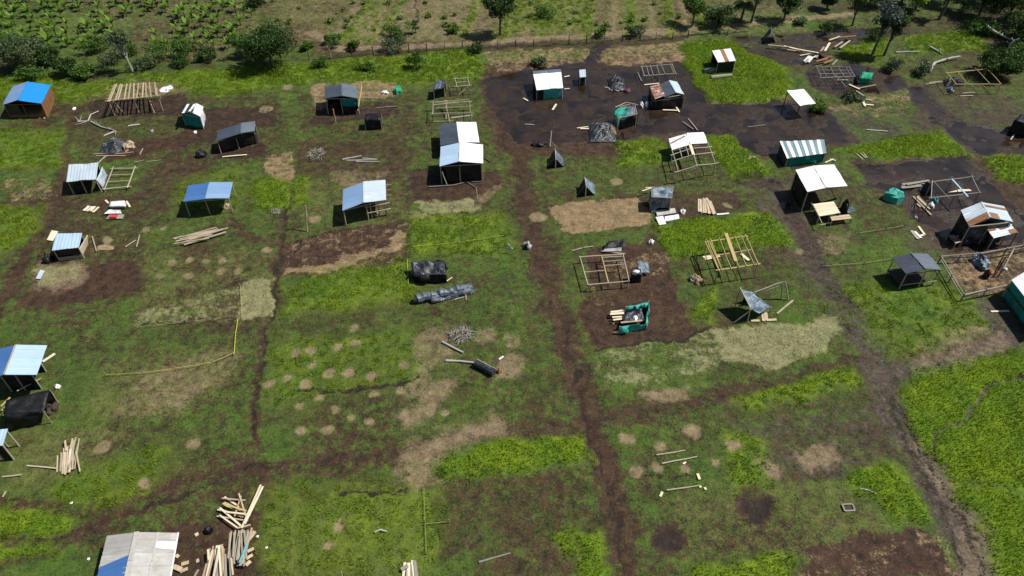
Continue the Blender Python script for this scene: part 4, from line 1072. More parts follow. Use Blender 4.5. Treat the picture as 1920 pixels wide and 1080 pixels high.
# big roof at the lower left corner
gm = gable((172, 1118), (232, 1112), (316, 1112), (257, 998), 1135, .5)
t = hut('house', 'long house with a weathered fibre cement roof in the lower left corner', gm, ('fibro', 'fibro'), {'front': 'black', 'back': 'black', 'left': 'black'}, cat='house', inset=.95)
n = (gm['rf'] - gm['lf']).cross(gm['lb'] - gm['lf']).normalized(); n = n if n.z > 0 else -n
def onl(u, v): return gm['lf'].lerp(gm['rf'], u).lerp(gm['lb'].lerp(gm['rb'], u), v) + n * .045
obj('roof_patch', MB().panel(onl(.03, .0), onl(.97, .0), onl(.97, .62), onl(.03, .46), .02, .6, .075, corr()), 'midblue', t, label='plain blue sheets on the left slope')
n2 = (gm['qf'] - gm['rf']).cross(gm['rb'] - gm['rf']).normalized(); n2 = n2 if n2.z > 0 else -n2
def onr(u, v): return gm['rf'].lerp(gm['qf'], u).lerp(gm['rb'].lerp(gm['qb'], u), v) + n2 * .05
obj('roof_seam', MB().plank(onr(.5, 0), onr(.5, 1), .12, .02, up=n2), 'fibro', t)
obj('roof_seam', MB().plank(onr(.985, 0), onr(.985, 1), .10, .03, up=n2), 'whitep', t)
obj('ridge_board', MB().plank(gm['rf'] + Vector((0, 0, .07)), gm['rb'] + Vector((0, 0, .07)), .3, .03), 'fibro', t)
obj('roof_patch', MB().panel(onr(.52, .72), onr(.96, .70), onr(.96, .84), onr(.52, .84), .02, .6, .075, corr()), 'white', t)

# ------------------------------------------------------------------ huts, right half
gm = mono((1006, 169), (1056, 165), (1052, 133), (999, 137), 188, .3)
t = hut('house', 'white roofed house with a teal front standing in flooded mud', gm, ('white',), {'back': 'teal', 'left': 'black', 'right': 'teal'}, cat='house', mids=False)
a, b = side(gm, 'front', .12); wall(t, a, b, 'turq', f0=.26, f1=1.0, amp=.03); wall(t, a, b, 'black', f0=0, f1=.25, amp=0, name='door')
obj('roof_edge', MB().plank(gm['lb'] + Vector((0, .1, .03)), gm['qb'] + Vector((0, .1, .03)), .7, .03), 'greyzinc', t)
planks('pale plank in shallow water near the teal fronted house', 'planks by the teal house', [(1036, 206, 1043, 195), (981, 184, 990, 189), (1058, 167, 1068, 166), (1058, 144, 1068, 142)], mat='cream', wd=.2)
gm = mono((1087, 145), (1099, 144), (1098, 130), (1086, 131), 161, .1)
hut('outhouse', 'narrow black outhouse with a pale lid roof in the flooded mud', gm, ('pale',), {'front': 'black', 'left': 'black', 'right': 'black', 'back': 'black'}, cat='outhouse', mids=False)
heap('tarp_heap', 'black plastic covered heap beside the narrow outhouse', 'tarp heap', 1156, 158, 32, 24, .85, 'blackgl', .45, 31, smooth=False)
planks('pale board in mud under the black plastic covered heap', 'boards under the black heap', [(1134, 163, 1160, 171), (1142, 168, 1170, 166)], mat='old', wd=.18)
heap('cloth_bundle', 'purple red cloth bundle in flooded mud', 'bundle', 1176, 171, 11, 6, .3, 'purple', seed=33)
t = fr_px('unfinished_hut', 'ladder like frame of pale poles before the far straw bank', 'unfinished hut', [(1208, 142), (1267, 138), (1260, 121), (1203, 125)], 156, nraf=5, mat='pole', r=.045, ext=.15)
planks('pale pole slanting in water by the ladder like frame', None, [(1196, 136, 1203, 152)], mat='old', wd=.12)

gm = gable((1246, 183), (1268, 174), (1283, 177), (1255, 151), 203, .3)
t = hut('hut', 'black walled hut with dark ridge roof and a rusty sheet annex', gm, ('shadezinc', 'pale'), {'right': 'black', 'back': 'black'}, gend='black', mids=False)
an = [P(1228, 186, 1.25), P(1248, 179, 1.45), P(1236, 158, 1.6), P(1219, 163, 1.4)]
obj('annex_roof', MB().panel(*an, .03, .5, .075, corr()), 'rustfew', t)
wall(t, up(P(1221, 206), 1.2), up(P(1279, 201), gm['z']), 'black', amp=.04, gap=0)
wall(t, up(P(1221, 206), 1.2), up(P(1216, 178), 1.2), 'black', amp=.04)
planks('cream plank on a brown puddle before the black walled hut', 'planks before the black walled hut', [(1243, 206, 1270, 207), (1268, 201, 1274, 210), (1208, 159, 1236, 156)], mat='cream', wd=.2)
heap('plastic_bag', 'white sack by the left wall of the black walled hut', 'sack', 1213, 197, 8, 8, .45, 'whitep', seed=35)
heap('plastic_bag', 'white sack between the turquoise shack and the black walled hut', 'sack', 1203, 197, 9, 8, .4, 'whitep', seed=36)

t = thing('shack', 'shack with a turquoise sheet side and black plastic front', 'shack', P(1175, 235))
z = 1.7; k = [P(1159, 222, z), P(1194, 215, z * .95), P(1190, 196, z), P(1153, 202, z)]
obj('roof_panel', MB().panel(P(1180, 216, z), k[1], k[2], P(1172, 199, z), .03, .3, .3, wrinkle(.05, 9)), 'greytarp', t, smooth=True)
obj('side_sheet', MB().panel(P(1158, 238, .25), P(1181, 215, z + .02), P(1174, 200, z + .02), P(1150, 204, z * .9), .03, .25, .25, wrinkle(.06, 10)), 'turq', t, smooth=True)
wall(t, up(P(1160, 242), 1.25), up(P(1194, 235), 1.35), 'black', amp=.05)
wall(t, up(P(1194, 235), 1.5), up(P(1191, 214), 1.5), 'black', amp=.05)
for q in k: obj('post', MB().pole(up(q, -.1), q, .05), 'tan', t)
for a, b in ((0, 1), (1, 2), (2, 3)): obj('beam', MB().pole(k[a] + Vector((0, 0, .08)), k[b] + Vector((0, 0, .08)), .05), 'tan', t)
obj('ridge_pole', MB().pole(P(1154, 201, z + .2), P(1174, 192, z + .3), .05), 'tan', t); obj('ridge_pole', MB().pole(P(1174, 192, z + .3), P(1197, 197, z + .1), .05), 'tan', t)
heap('tarp_heap', 'dark blue plastic covered heap of boards left of the turquoise shack', 'tarp heap', 1128, 249, 48, 36, .75, 'blackgl', .5, 41, smooth=False)
heap('tarp_heap', 'tan board scrap heap between blue plastic and turquoise shack', 'scrap heap', 1147, 247, 17, 14, .8, 'earth', .5, 42, smooth=False)
planks('cream plank sticking out left of the blue plastic heap', 'planks left of the blue plastic heap', [(1082, 240, 1106, 237), (1088, 241, 1108, 241)], mat='cream', wd=.2)
heap('tarp_bundle', 'black low bundle beside the muddy road near the blue plastic heap', 'bundle', 1010, 272, 24, 8, .35, 'black', seed=44)
solo_pole('post', 'slanting pale post by the road above the first black tent', 'post', P(1031, 275, 0), P(1034, 245, 1.4), .07, 'old')
limb('branch', 'bent branch leaning beside the pale post near the road', 'branch', [(1030, 262, .8), (1038, 270, .4), (1044, 276, .1)], .05, .03, 'old')

gm = mono((1346, 117), (1380, 114), (1370, 91), (1335, 95), 140, .1)
t = hut('hut', 'hut with white sheets and one rust red sheet on tall grass', gm, ('white',), {'front': 'black', 'right': 'black', 'back': 'black'}, mids=False)
nn = Vector((0, 0, .04)); L_ = lambda u, v: gm['lf'].lerp(gm['qf'], u).lerp(gm['lb'].lerp(gm['qb'], u), v) + nn
obj('rusty_sheet', MB().panel(L_(.42, .0), L_(.62, .0), L_(.62, .98), L_(.42, .98), .02, .3, .3), 'brown', t, label='rust red roof sheet')
wall(t, up(P(1315, 141), .95), up(side(gm, 'front')[0], .95), 'greytarp', amp=.05, name='windbreak')
limb('log', 'thick pale log lying before the white and rust roofed hut', 'log', [(1333, 145), (1352, 143), (1372, 141)], .25, .2, 'old')

gm = mono((1500, 199), (1530, 194), (1507, 167), (1475, 170), 224, .1)
hut('shelter', 'white slab roofed shelter standing in open water', gm, ('white',), {}, cat='shelter', pmat='dark', mids=False)

t = thing('tarp_tent', 'small emerald net tent beside the far flooded pole frame', 'tent', P(1622, 155))
q = [P(1610, 157), P(1630, 157), P(1634, 147), P(1612, 147)]; h = .8
for i in range(4): wall(t, up(q[i], h), up(q[(i + 1) % 4], h + (.15 if i == 1 else 0)), 'green', amp=.05, gap=0)
obj('roof_panel', MB().panel(*[up(k_, h + .02) for k_ in q], .03, .25, .25, wrinkle(.07, 12)), 'green', t, smooth=True)
heap('tarp_bundle', 'black bundle touching the left side of the emerald tent', 'bundle', 1606, 154, 10, 9, .8, 'black', seed=51)
t = fr_px('unfinished_hut', 'slanting grey pole frame in dark water before the scrap pile', 'unfinished hut', [(1540, 146), (1602, 143), (1592, 126), (1530, 124)], 160, nraf=4, ncross=2, mat='old', r=.05, midlegs=False, ext=.2)
solo_pole('fallen_pole', 'long pole slanting down from the flooded pole frame', 'pole', P(1566, 140, .9), P(1586, 163, .05), .06, 'old')
planks('pale board scrap beside the emerald tent', 'scrap by the emerald tent', [(1592, 158, 1612, 167), (1610, 165, 1642, 159), (1605, 170, 1620, 180), (1618, 195, 1638, 197), (1622, 186, 1636, 188), (1617, 186, 1622, 199)], mat=['old', 'cream', 'whitep'], wd=.25)
segs = [(1470, 86, 1508, 95), (1465, 92, 1500, 96), (1500, 104, 1522, 100), (1515, 112, 1540, 100), (1530, 108, 1545, 88), (1545, 98, 1556, 80), (1540, 112, 1560, 105), (1575, 90, 1594, 76), (1565, 88, 1580, 78), (1555, 75, 1575, 68), (1510, 117, 1520, 105), (1496, 92, 1535, 99), (1545, 118, 1562, 112), (1440, 84, 1480, 88), (1560, 122, 1570, 112), (1575, 70, 1605, 67), (1530, 115, 1552, 110)]
planks('loose board in the sprawling scrap wood pile behind the flooded frame', 'scrap wood pile at the back', segs, mat=['tan', 'old', 'new', 'cream', 'brown'], wd=.25, dz=.03)
heap('rubbish_heap', 'reddish brown rubbish mound under the scrap boards at the back', 'heap', 1540, 104, 26, 12, .4, 'dark', .5, 52, smooth=False)
solo('board', MB().panel(P(1506, 114, .2), P(1518, 117, .2), P(1526, 107, .5), P(1516, 104, .5), .03, .4, .4), 'whitep', 'white sheet propped in the scrap wood pile', 'sheet')
gm = gable((1428, 78), (1440, 70), (1452, 78), (1443, 56), 80, .9)
t = thing('tarp_tent', 'small blue grey plastic tent near the far trees', 'tent', P(1440, 78))
rz = 1.5; q = [P(1428, 80), P(1454, 80), P(1450, 69), P(1432, 69)]; r1, r2 = up((q[0] + q[1]) / 2, rz), up((q[2] + q[3]) / 2, rz)
obj('roof_panel', MB().panel(q[0], r1, r2, q[3], .03, .3, .3, wrinkle(.05, 1)), 'blackgl', t, smooth=True); obj('roof_panel', MB().panel(r1, q[1], q[2], r2, .03, .3, .3, wrinkle(.05, 2)), 'greytarp', t, smooth=True)

# roofed frame in the middle right
gm = gable((1260, 282), (1294, 271), (1327, 268), (1287, 250), 303, .28)
t = thing('unfinished_hut', 'half roofed house whose bare pole frame runs on towards the front', 'unfinished hut', centre(gm))
roof(t, gm, ('white', 'white')); posts(t, gm, 'pole')
d = (gm['lf'] - gm['lb']); z = gm['z']
k = 1.75
fl, fr_, rr = gm['lf'] + d * k, gm['qf'] + d * k, gm['rf'] + d * k
obj('ridge_beam', MB().plank(gm['rf'], gm['rf'] + d * .9, .3, .06), 'cream', t); obj('ridge_beam', MB().pole(gm['rf'] + d * .8, rr, .06), 'pole', t)
obj('eave_beam', MB().pole(gm['lf'], fl, .06), 'pole', t); obj('eave_beam', MB().pole(gm['qf'], fr_, .06), 'pole', t)
m1, m2 = gm['lf'].lerp(gm['rf'], .4), gm['lf'].lerp(gm['rf'], .75)
for a in (m1, m2): obj('purlin', MB().pole(a, a + d * .9, .055), 'pole', t)
for f in (.35, .85):
    obj('rafter', MB().pole(gm['lf'] + d * f - (gm['rf'] - gm['lf']) * .15, gm['rf'] + d * f, .055), 'pole', t); obj('rafter', MB().pole(gm['qf'] + d * f + (gm['qf'] - gm['rf']) * .15, gm['rf'] + d * f, .055), 'pole', t)
for a, b in ((fl, rr), (rr, fr_), (fl, fr_)): obj('rafter', MB().pole(a - (b - a) * .1, b + (b - a) * .1, .055), 'pole', t)
for a in (fl, fr_, gm['lf'] + d * .85, gm['qf'] + d * .85, (fl + fr_) / 2): obj('post', MB().pole(up(a, -.1), a, .065), 'pole', t)
obj('rusty_streak', MB().plank(gm['lf'].lerp(gm['lb'], .6) + Vector((.1, 0, .06)), gm['rf'].lerp(gm['rb'], .75) + Vector((-.25, 0, .04)), .14, .012), 'brown', t)
planks('pale plank on grass left of the half roofed frame', 'planks left of the half roofed frame', [(1203, 298, 1238, 302), (1208, 291, 1235, 294), (1205, 293, 1230, 300)], mat='pole', wd=.14)
planks('tan plank laid on the bright grass beside the flood', 'planks on the bright grass strip', fan((1398, 317), (1407, 314), (1407, 293), (1416, 294), 4, 1), mat='new', wd=.22)

# black A tents
def atent(label, rb_, rf_, fl_, fr_, bl_, br_, rz_, mats=('black', 'greytarp')):
    t = thing('tarp_tent', label, 'tent', P(*rf_))
    rz_ = zfor(rf_[0], rf_[1], (fl_[1] + fr_[1]) / 2 + 1)
    a, b = P(*rb_, rz_), P(*rf_, rz_)
    L1, R1, L0, R0 = P(*fl_), P(*fr_), P(*bl_), P(*br_)
    obj('roof_panel', MB().panel(L1, b, a, L0, .03, .25, .25, wrinkle(.03, 3, .03)), mats[0], t, smooth=True)
    obj('roof_panel', MB().panel(b, R1, R0, a, .03, .25, .25, wrinkle(.04, 4, .04)), mats[1], t, smooth=True)
    m_ = (L1 + R1) / 2
    obj('front_flap', MB().panel(L1 + Vector((.1, .08, 0)), m_ + Vector((0, .08, 0)), b + Vector((0, .08, -.05)), L1.lerp(b, .5) + Vector((.05, .08, 0)), .02, .4, .4), 'black', t)
    obj('front_flap', MB().panel(m_ + Vector((0, .08, 0)), R1 + Vector((-.1, .08, 0)), R1.lerp(b, .5) + Vector((-.05, .08, 0)), b + Vector((0, .08, -.05)), .02, .4, .4), 'black', t)
    obj('ridge_pole', MB().pole(a + (a - b) * .1, b + (b - a) * .12, .04), 'pole', t)
    for q in (a, b): obj('post', MB().pole(up(q, -.1), q + Vector((0, 0, .15)), .045), 'pole', t)
atent('black A shaped tent nearest the flooded mud beside the road', (1041, 279), (1042, 298), (1024, 316), (1058, 313), (1028, 300), (1056, 296), 1.6)
atent('black A shaped tent above the tan straw patch', (1096, 332), (1099, 350), (1081, 369), (1116, 366), (1086, 352), (1115, 346), 1.65, ('black', 'bluetarp'))

t = thing('tarp_tent', 'box tent wrapped in wrinkled blue grey plastic above white sheets', 'tent', P(1240, 382))
z = 1.7; k = [P(1222, 370, z), P(1259, 372, z), P(1262, 350, z), P(1222, 352, z)]
obj('roof_panel', MB().panel(*k, .03, .2, .2, wrinkle(.09, 14, .15)), 'bluetarp', t, smooth=True)
mid_ = (k[0] + k[1]) / 2
obj('front_flap', MB().panel(up(k[0], .0), up(mid_, .5), mid_, k[0], .03, .2, .2, wrinkle(.08, 15)), 'greytarp', t, smooth=True)
obj('front_flap', MB().panel(up(mid_, .5), up(k[1], .6), k[1], mid_ + Vector((.03, 0, 0)), .03, .2, .2, wrinkle(.08, 16)), 'greytarp', t, smooth=True)
obj('side_flap', MB().panel(up(k[3], 0), up(k[0], 0), k[0], k[3], .03, .2, .2, wrinkle(.08, 17)), 'greytarp', t, smooth=True)
obj('side_flap', MB().panel(up(k[1], .2), up(k[2], .2), k[2], k[1], .03, .2, .2, wrinkle(.08, 18)), 'blackgl', t, smooth=True)
wall(t, up(k[2], z), up(k[3], z), 'black', amp=.05)
for q in k: obj('post', MB().pole(up(q, -.1), q, .05), 'pole', t)
for a, b in ((0, 1), (1, 2), (2, 3), (3, 0)): obj('rail', MB().pole(k[a] + Vector((0, 0, .05)), k[b] + Vector((0, 0, .05)), .04), 'old', t)
planks('pale pole sticking out behind the wrapped box tent', 'poles by the wrapped box tent', [(1204, 358, 1222, 352), (1210, 352, 1226, 351)], mat='cream', wd=.14, z0=.6)
for lab, q, mt in (('long white sheet stack below the wrapped box tent', [(1232, 406), (1268, 400), (1265, 391), (1230, 396)], 'fibro'), ('rolled white sheet in front of the long white stack', [(1247, 416), (1274, 411), (1272, 403), (1246, 407)], 'whitep'), ('square white sheet nearest the bright grass', [(1236, 423), (1249, 421), (1243, 406), (1229, 408)], 'white')):
    z = .14; w_ = [P(x_, y_, z) for x_, y_ in q]
    tag(obj('sheet_stack', MB().panel(*w_, .16, .3, .3, wrinkle(.03, 9)), mt), lab, 'sheets')
heap('plastic_bag', 'white bag right of the long white sheets', 'bag', 1280, 398, 13, 9, .4, 'whitep', seed=61)
heap('plastic_bag', 'small white bag left of the long white sheets', 'bag', 1226, 397, 12, 6, .3, 'whitep', seed=62)
planks('fresh tan plank in the neat stack right of the white sheets', 'stack of fresh tan planks', fan((1310, 398), (1342, 400), (1309, 373), (1333, 375), 9, 1.5) + fan((1318, 400), (1338, 400), (1318, 370), (1328, 372), 4, 1.5), mat='new', wd=.24, dz=.012)
planks('white board at the foot of the fresh tan plank stack', None, [(1344, 402, 1367, 400)], mat='whitep', wd=.25)

gm = mono((1476, 297), (1550, 287), (1545, 262), (1462, 265), 314, .3)
t = hut('hut', 'green cloth hut with white glint striped corrugated roof', gm, ('striped',), {'front': 'teal', 'left': dict(mat='dark', boards=True), 'right': 'teal', 'back': 'black'}, mids=False)
planks('cream plank by the right corner of the green cloth hut', 'planks by the green hut', [(1547, 305, 1563, 298), (1556, 298, 1567, 301)], mat='cream', wd=.16)
planks('grey pole on the grass strip right of the green cloth hut', 'poles on the grass strip', [(1598, 281, 1618, 299), (1604, 279, 1623, 296), (1611, 277, 1626, 296), (1620, 281, 1641, 291)], mat='pole', wd=.12)

gm = gable((1514, 360), (1550, 352), (1589, 349), (1526, 311), 398, .22)
t = hut('house', 'largest bright white roof on posts above a plank table', gm, ('white', 'white'), {'back': 'black', 'left': dict(mat='black', f0=.1, f1=.8)}, cat='shelter')
obj('side_post', MB().plank(P(1569, 372, 0), P(1556, 354, 1.9), .25, .06), 'tan', t)
t = thing('plank_table', 'broad cream plank platform below the largest white roof', 'platform', P(1548, 400))
z = .95; k = [P(1536, 406, z), P(1575, 399, z), P(1563, 378, z), P(1524, 383, z)]
for i in range(5):
    a, b = k[3].lerp(k[0], (i + .5) / 5), k[2].lerp(k[1], (i + .5) / 5)
    obj('board', MB().plank(a, b, (k[3] - k[0]).length / 5 - .03, .05), 'cream', t)
for q in k: obj('leg', MB().pole(up(q, -.1), q - Vector((0, 0, .03)), .06), 'pole', t)
for a, b in ((k[3] - (k[0] - k[3]) * .2, k[0] + (k[0] - k[3]) * .5), (k[2], k[1])): obj('bearer', MB().pole(a - Vector((0, 0, .09)), b - Vector((0, 0, .09)), .06), 'pole', t)
t = thing('plank_table', 'narrow plank bench in front of the broad cream platform', 'bench', P(1578, 412))
z = .6; k = [P(1560, 414, z), P(1597, 410, z), P(1592, 402, z), P(1556, 406, z)]
for i in range(2):
    a, b = k[3].lerp(k[0], (i + .5) / 2), k[2].lerp(k[1], (i + .5) / 2)
    obj('board', MB().plank(a, b, (k[3] - k[0]).length / 2 - .03, .05), 'new', t)
for q in k: obj('leg', MB().pole(up(q, -.1), q - Vector((0, 0, .03)), .05), 'pole', t)
planks('thin pole lying in grass before the plank bench', None, [(1538, 422, 1560, 417)], mat='pole', wd=.12)
heap('tarp_bundle', 'upright black plastic bundle right of the cream platform', 'bundle', 1581, 397, 13, 12, 1.3, 'black', seed=71)
solo('metal_sheet', MB().panel(P(1590, 400, .3), P(1604, 396, .3), P(1598, 387, .7), P(1587, 390, .7), .03, .3, .3, wrinkle(.04, 5)), 'greyzinc', 'grey metal sheet leaning behind the plank bench', 'sheet')

t = thing('tarp_bundle', 'turquoise tarpaulin bundle alone at the edge of flooded mud', 'bundle', P(1674, 375))
obj('cover', MB().dome(P(1674, 373), 1.0, .9, 1.05, nz=.2, seed=3, n=8, m=4, flat=.9), 'turq', t, smooth=False)
planks('weathered board stacked behind the flooded post frame', 'boards behind the flooded frame', [(1691, 350, 1742, 341), (1692, 346, 1738, 340), (1690, 352, 1728, 348), (1700, 346, 1742, 338)], mat='old', wd=.3, dz=.05)
z = 1.6; k = [P(1745, 371, z), P(1836, 361, z), P(1822, 331, z), P(1748, 341, z)]
t = frame('unfinished_hut', 'thin post frame with a pale blue beam over flooded ground', 'unfinished hut', *k, mat='old', r=.055, ext=.2)
obj('blue_beam', MB().plank(P(1785, 336, z + .1), P(1815, 369, z + .1), .15, .06), 'lightblue', t, label='pale blue painted beam')
obj('crossbar', MB().pole(P(1752, 342, z), P(1780, 372, z), .05), 'old', t)
solo('board', MB().panel(P(1777, 361, .12), P(1822, 358, .12), P(1818, 355, .14), P(1800, 355, .14), .05, .3, .3), 'cream', 'long pale board lying inside the thin post frame', 'board')
planks('brown plank lying across flooded ground left of the thin post frame', 'planks left of the thin post frame', [(1712, 368, 1746, 403), (1718, 368, 1744, 392), (1721, 366, 1742, 388)], mat='tan', wd=.24)
heap('plastic_bag', 'white sack at the end of the brown planks', 'sack', 1746, 386, 11, 9, .4, 'whitep', seed=81)
heap('tarp_bundle', 'black bundle under the corner of the thin post frame', 'bundle', 1738, 360, 15, 14, .9, 'black', seed=82)
heap('basin', 'pale turquoise basin on flooded ground by the thin post frame', 'basin', 1754, 376, 9, 7, .3, 'turq', seed=83)
planks('cream board scrap on grass left of the rusty roofed house', 'scrap left of the rusty house', [(1709, 432, 1722, 448), (1715, 434, 1727, 446), (1722, 424, 1734, 440), (1716, 445, 1732, 440)], mat=['cream', 'whitep', 'pole'], wd=.26)

# rusty house
gm = gable((1817, 425), (1857, 408), (1900, 416), (1840, 379), 462, .5)
t = hut('house', 'house of patched zinc and rust red sheets over black plastic walls', gm, ('rusty', 'pale'), {'left': 'black', 'back': 'black', 'right': dict(mat='black', f0=.4)}, cat='house', gend='blackgl')
n = (gm['rf'] - gm['lf']).cross(gm['lb'] - gm['lf']).normalized(); n = n if n.z > 0 else -n
on = lambda u, v: gm['lf'].lerp(gm['rf'], u).lerp(gm['lb'].lerp(gm['rb'], u), v) + n * .045
obj('rusty_sheet', MB().panel(on(.0, .02), on(1, .02), on(1, .17), on(0, .17), .02, .4, .4), 'brown', t, label='rust red sheet along the front eave'); obj('rusty_sheet', MB().panel(on(.0, .2), on(1, .2), on(1, .30), on(0, .30), .02, .4, .4), 'brown', t)
n3 = (gm['qf'] - gm['rf']).cross(gm['rb'] - gm['rf']).normalized(); n3 = n3 if n3.z > 0 else -n3
on2 = lambda u, v: gm['rf'].lerp(gm['qf'], u).lerp(gm['rb'].lerp(gm['qb'], u), v) + n3 * .05
for v0, v1, u1 in ((.02, .34, .42), (.72, .84, 1.0)): obj('rusty_sheet', MB().panel(on2(.03, v0), on2(u1, v0), on2(u1, v1), on2(.03, v1), .02, .4, .4), 'brown', t)
obj('cover_sheet', MB().panel(on(.0, .31), on(1, .33), on(1, 1.0), on(0, 1.0), .02, .5, .075, corr(.012)), 'pale', t)
fb = [P(1863, 447, 1.5), P(1908, 436, 1.5), P(1889, 412, 1.9), P(1843, 421, 1.9)]
obj('porch_roof', MB().panel(*fb, .03, .5, .075, corr()), 'pale', t)
fo = lambda u, v: fb[0].lerp(fb[1], u).lerp(fb[3].lerp(fb[2], u), v) + Vector((0, 0, .045))
for u0, u1, v0, v1 in ((.0, .3, .45, .85), (.45, .68, .4, .85), (.72, 1, .0, .3)): obj('rusty_sheet', MB().panel(fo(u0, v0), fo(u1, v0), fo(u1, v1), fo(u0, v1), .02, .4, .4), 'brown', t)
for q in (fb[0], fb[1], fb[0].lerp(fb[1], .5)): obj('post', MB().pole(up(q, -.1), q, .07), 'old', t)
a, b = side(gm, 'front'); wall(t, a, b, 'blackgl', amp=.08); wall(t, up(fb[0], 1.4) + Vector((.3, .9, 0)), up(fb[1], 1.4) + Vector((-.5, 1.2, 0)), 'black', amp=.05)
t = thing('plank_table', 'rust and white board table left of the patched rusty house', 'table', P(1790, 455))
z = .6; k = [P(1792, 457, z), P(1804, 453, z), P(1788, 440, z), P(1777, 441, z)]
obj('table_top', MB().panel(*k, .05, .3, .3), 'rustfew', t)
for q in k: obj('leg', MB().pole(up(q, -.08), q - Vector((0, 0, .03)), .05), 'old', t)
planks('pale rail leaning by the rust and white table', 'rails by the rusty house table', [(1795, 442, 1814, 452), (1798, 440, 1812, 449)], mat='cream', wd=.12, z0=.4)

gm = gable((1699, 514), (1736, 505), (1767, 506), (1709, 475), 544, .45)
t = hut('shelter', 'open shelter with blue grey zinc gable roof on green grass', gm, ('shadezinc', 'greyzinc'), {}, cat='shelter')
obj('shade_sheet', MB().panel(up(gm['lf'], .5), up(gm['qf'], .5) + Vector((-.6, 0, 0)), up(gm['qb'], .5) + Vector((-.6, 0, 0)), up(gm['lb'], .5), .05, .4, .4), 'dark', t)  # dark sheet stands in for the shade beneath the roof
obj('front_rail', MB().pole(up(gm['lf'], .55), up(gm['qf'], .6), .05), 'pole', t)

# turquoise-sided house cut by the right edge
t = thing('house', 'teal sided house with a white roof cut off by the right edge', 'house', P(1925, 600))
z = 1.9; a, b = P(1880, 556), P(1940, 636); dv = Vector((3.6, 1.6, 0)).normalized() * 4.5
A, B = up(a, z), up(b, z)
wall(t, A, B, 'teal', amp=.03, gap=0); wall(t, B, B + dv, 'teal', amp=.03, gap=0); wall(t, A, A + dv, 'teal', amp=.03, gap=0)
obj('roof_panel', MB().panel(A + Vector((-.15, 0, .05)), B + Vector((-.15, -.2, .05)), B + dv * .5 + Vector((0, -.2, .6)), A + dv * .5 + Vector((0, .2, .6)), .03, .6, .6), 'white', t)
obj('roof_panel', MB().panel(A + dv * .5 + Vector((0, .2, .6)), B + dv * .5 + Vector((0, -.2, .6)), B + dv + Vector((0, -.2, .05)), A + dv + Vector((0, .2, .05)), .03, .6, .6), 'white', t)
for q in (A, B, B + dv, A + dv): obj('post', MB().pole(up(q, -.1), q, .07), 'pole', t)
obj('wall_rail', MB().plank(up(a, 1.0) + Vector((-.08, 0, 0)), up(b, 1.0) + Vector((-.08, 0, 0)), .12, .03, up=(1, 0, 0)), 'dark', t)
planks('cream plank lying in the shade beside the teal sided house', None, [(1858, 584, 1892, 583)], mat='cream', wd=.2)

t = thing('tarp_tent', 'black plastic shack standing in water at the right edge', 'shack', P(1910, 245))
q = [P(1890, 248), P(1925, 258), P(1935, 243), P(1902, 236)]; h = 1.5
for i in range(4): wall(t, up(q[i], h), up(q[(i + 1) % 4], h), 'black', amp=.05, gap=0)
obj('roof_panel', MB().panel(*[up(k_, h + .02) for k_ in q], .03, .3, .3, wrinkle(.06, 22)), 'black', t, smooth=True)
z = 1.3; t = frame('unfinished_hut', 'yellowish pole frame before the dark tree at far right', 'unfinished hut', *[P(x_, y_, z) for x_, y_ in ((1792, 158), (1876, 158), (1850, 129), (1775, 137))], nraf=2, mat='bamboo', r=.05, midlegs=False, ext=.15)
heap('tarp_heap', 'flat black plastic heap under the yellowish pole frame', 'tarp heap', 1788, 157, 40, 12, .7, 'black', .4, 91)
planks('pale plank lying in wet grass below the yellowish frame', 'planks below the yellowish frame', [(1800, 180, 1825, 179), (1805, 175, 1828, 173), (1735, 158, 1775, 153), (1742, 155, 1768, 152)], mat='pole', wd=.16)
heap('tarp_bundle', 'blue grey bundle on wet grass at far right', 'bundle', 1782, 171, 10, 8, .4, 'bluetarp', seed=92)

# ------------------------------------------------------------------ middle of the field
t = thing('tarp_shelter', 'low shelter under a shiny black plastic sheet in the central grass', 'shelter', P(805, 525))
z = 1.0; k = [P(777, 517, z * .85), P(836, 514, z * 1.05), P(832, 488, z * .95), P(772, 491, z * 1.08)]
obj('roof_panel', MB().panel(*k, .03, .15, .15, wrinkle(.10, 23, .22)), 'blackgl', t, smooth=True)
for i in range(4): obj('flap', MB().panel(up(k[i], .03) * 1, up(k[(i + 1) % 4], .03), k[(i + 1) % 4], k[i], .03, .2, .2, wrinkle(.13, 24 + i)), 'black', t, smooth=True)
planks('pale stick lying right of the low black shelter', None, [(838, 527, 848, 520)], mat='cream', wd=.1)
w_ = [P(781, 560, .4), P(815, 553, .45), P(850, 547, .45), P(886, 537, .4)]
t = thing('covered_log_stack', 'long low stack wrapped in grey plastic in the central grass', 'stack', P(835, 556))
mb = MB(); n = 14
for i in range(n + 1): pass
pts = [w_[0].lerp(w_[3], i / 22) + Vector((0, random.uniform(-.05, .05), random.uniform(-.07, .07))) for i in range(23)]
obj('cover', MB().tube(pts, [.36 + random.uniform(-.1, .1) for _ in pts], 9), 'greytarp', t)
obj('loose_flap', MB().panel(w_[1] + Vector((-.3, -.65, -.38)), w_[3] + Vector((.2, -.55, -.38)), w_[3] + Vector((.1, -.2, .12)), w_[1] + Vector((-.3, -.25, .15)), .02, .2, .2, wrinkle(.09, 55)), 'greytarp', t, smooth=True)
for s_ in ((852, 562, 872, 556), (873, 552, 874, 563)): obj('support', MB().pole(P(s_[0], s_[1], .2), P(s_[2], s_[3], .05), .05), 'pole', t)
obj('log_end', MB().tube([w_[0] - Vector((.25, .1, .05)), w_[0] + Vector((.2, 0, 0))], [.25, .3], 8), 'dark', t)
t = thing('flag', 'small white cloth flag drooping from a stake by the muddy road', 'flag', P(951, 470))
b = P(951, 474); obj('stake', MB().pole(up(b, -.1), up(b, 1.3), .025), 'pole', t)
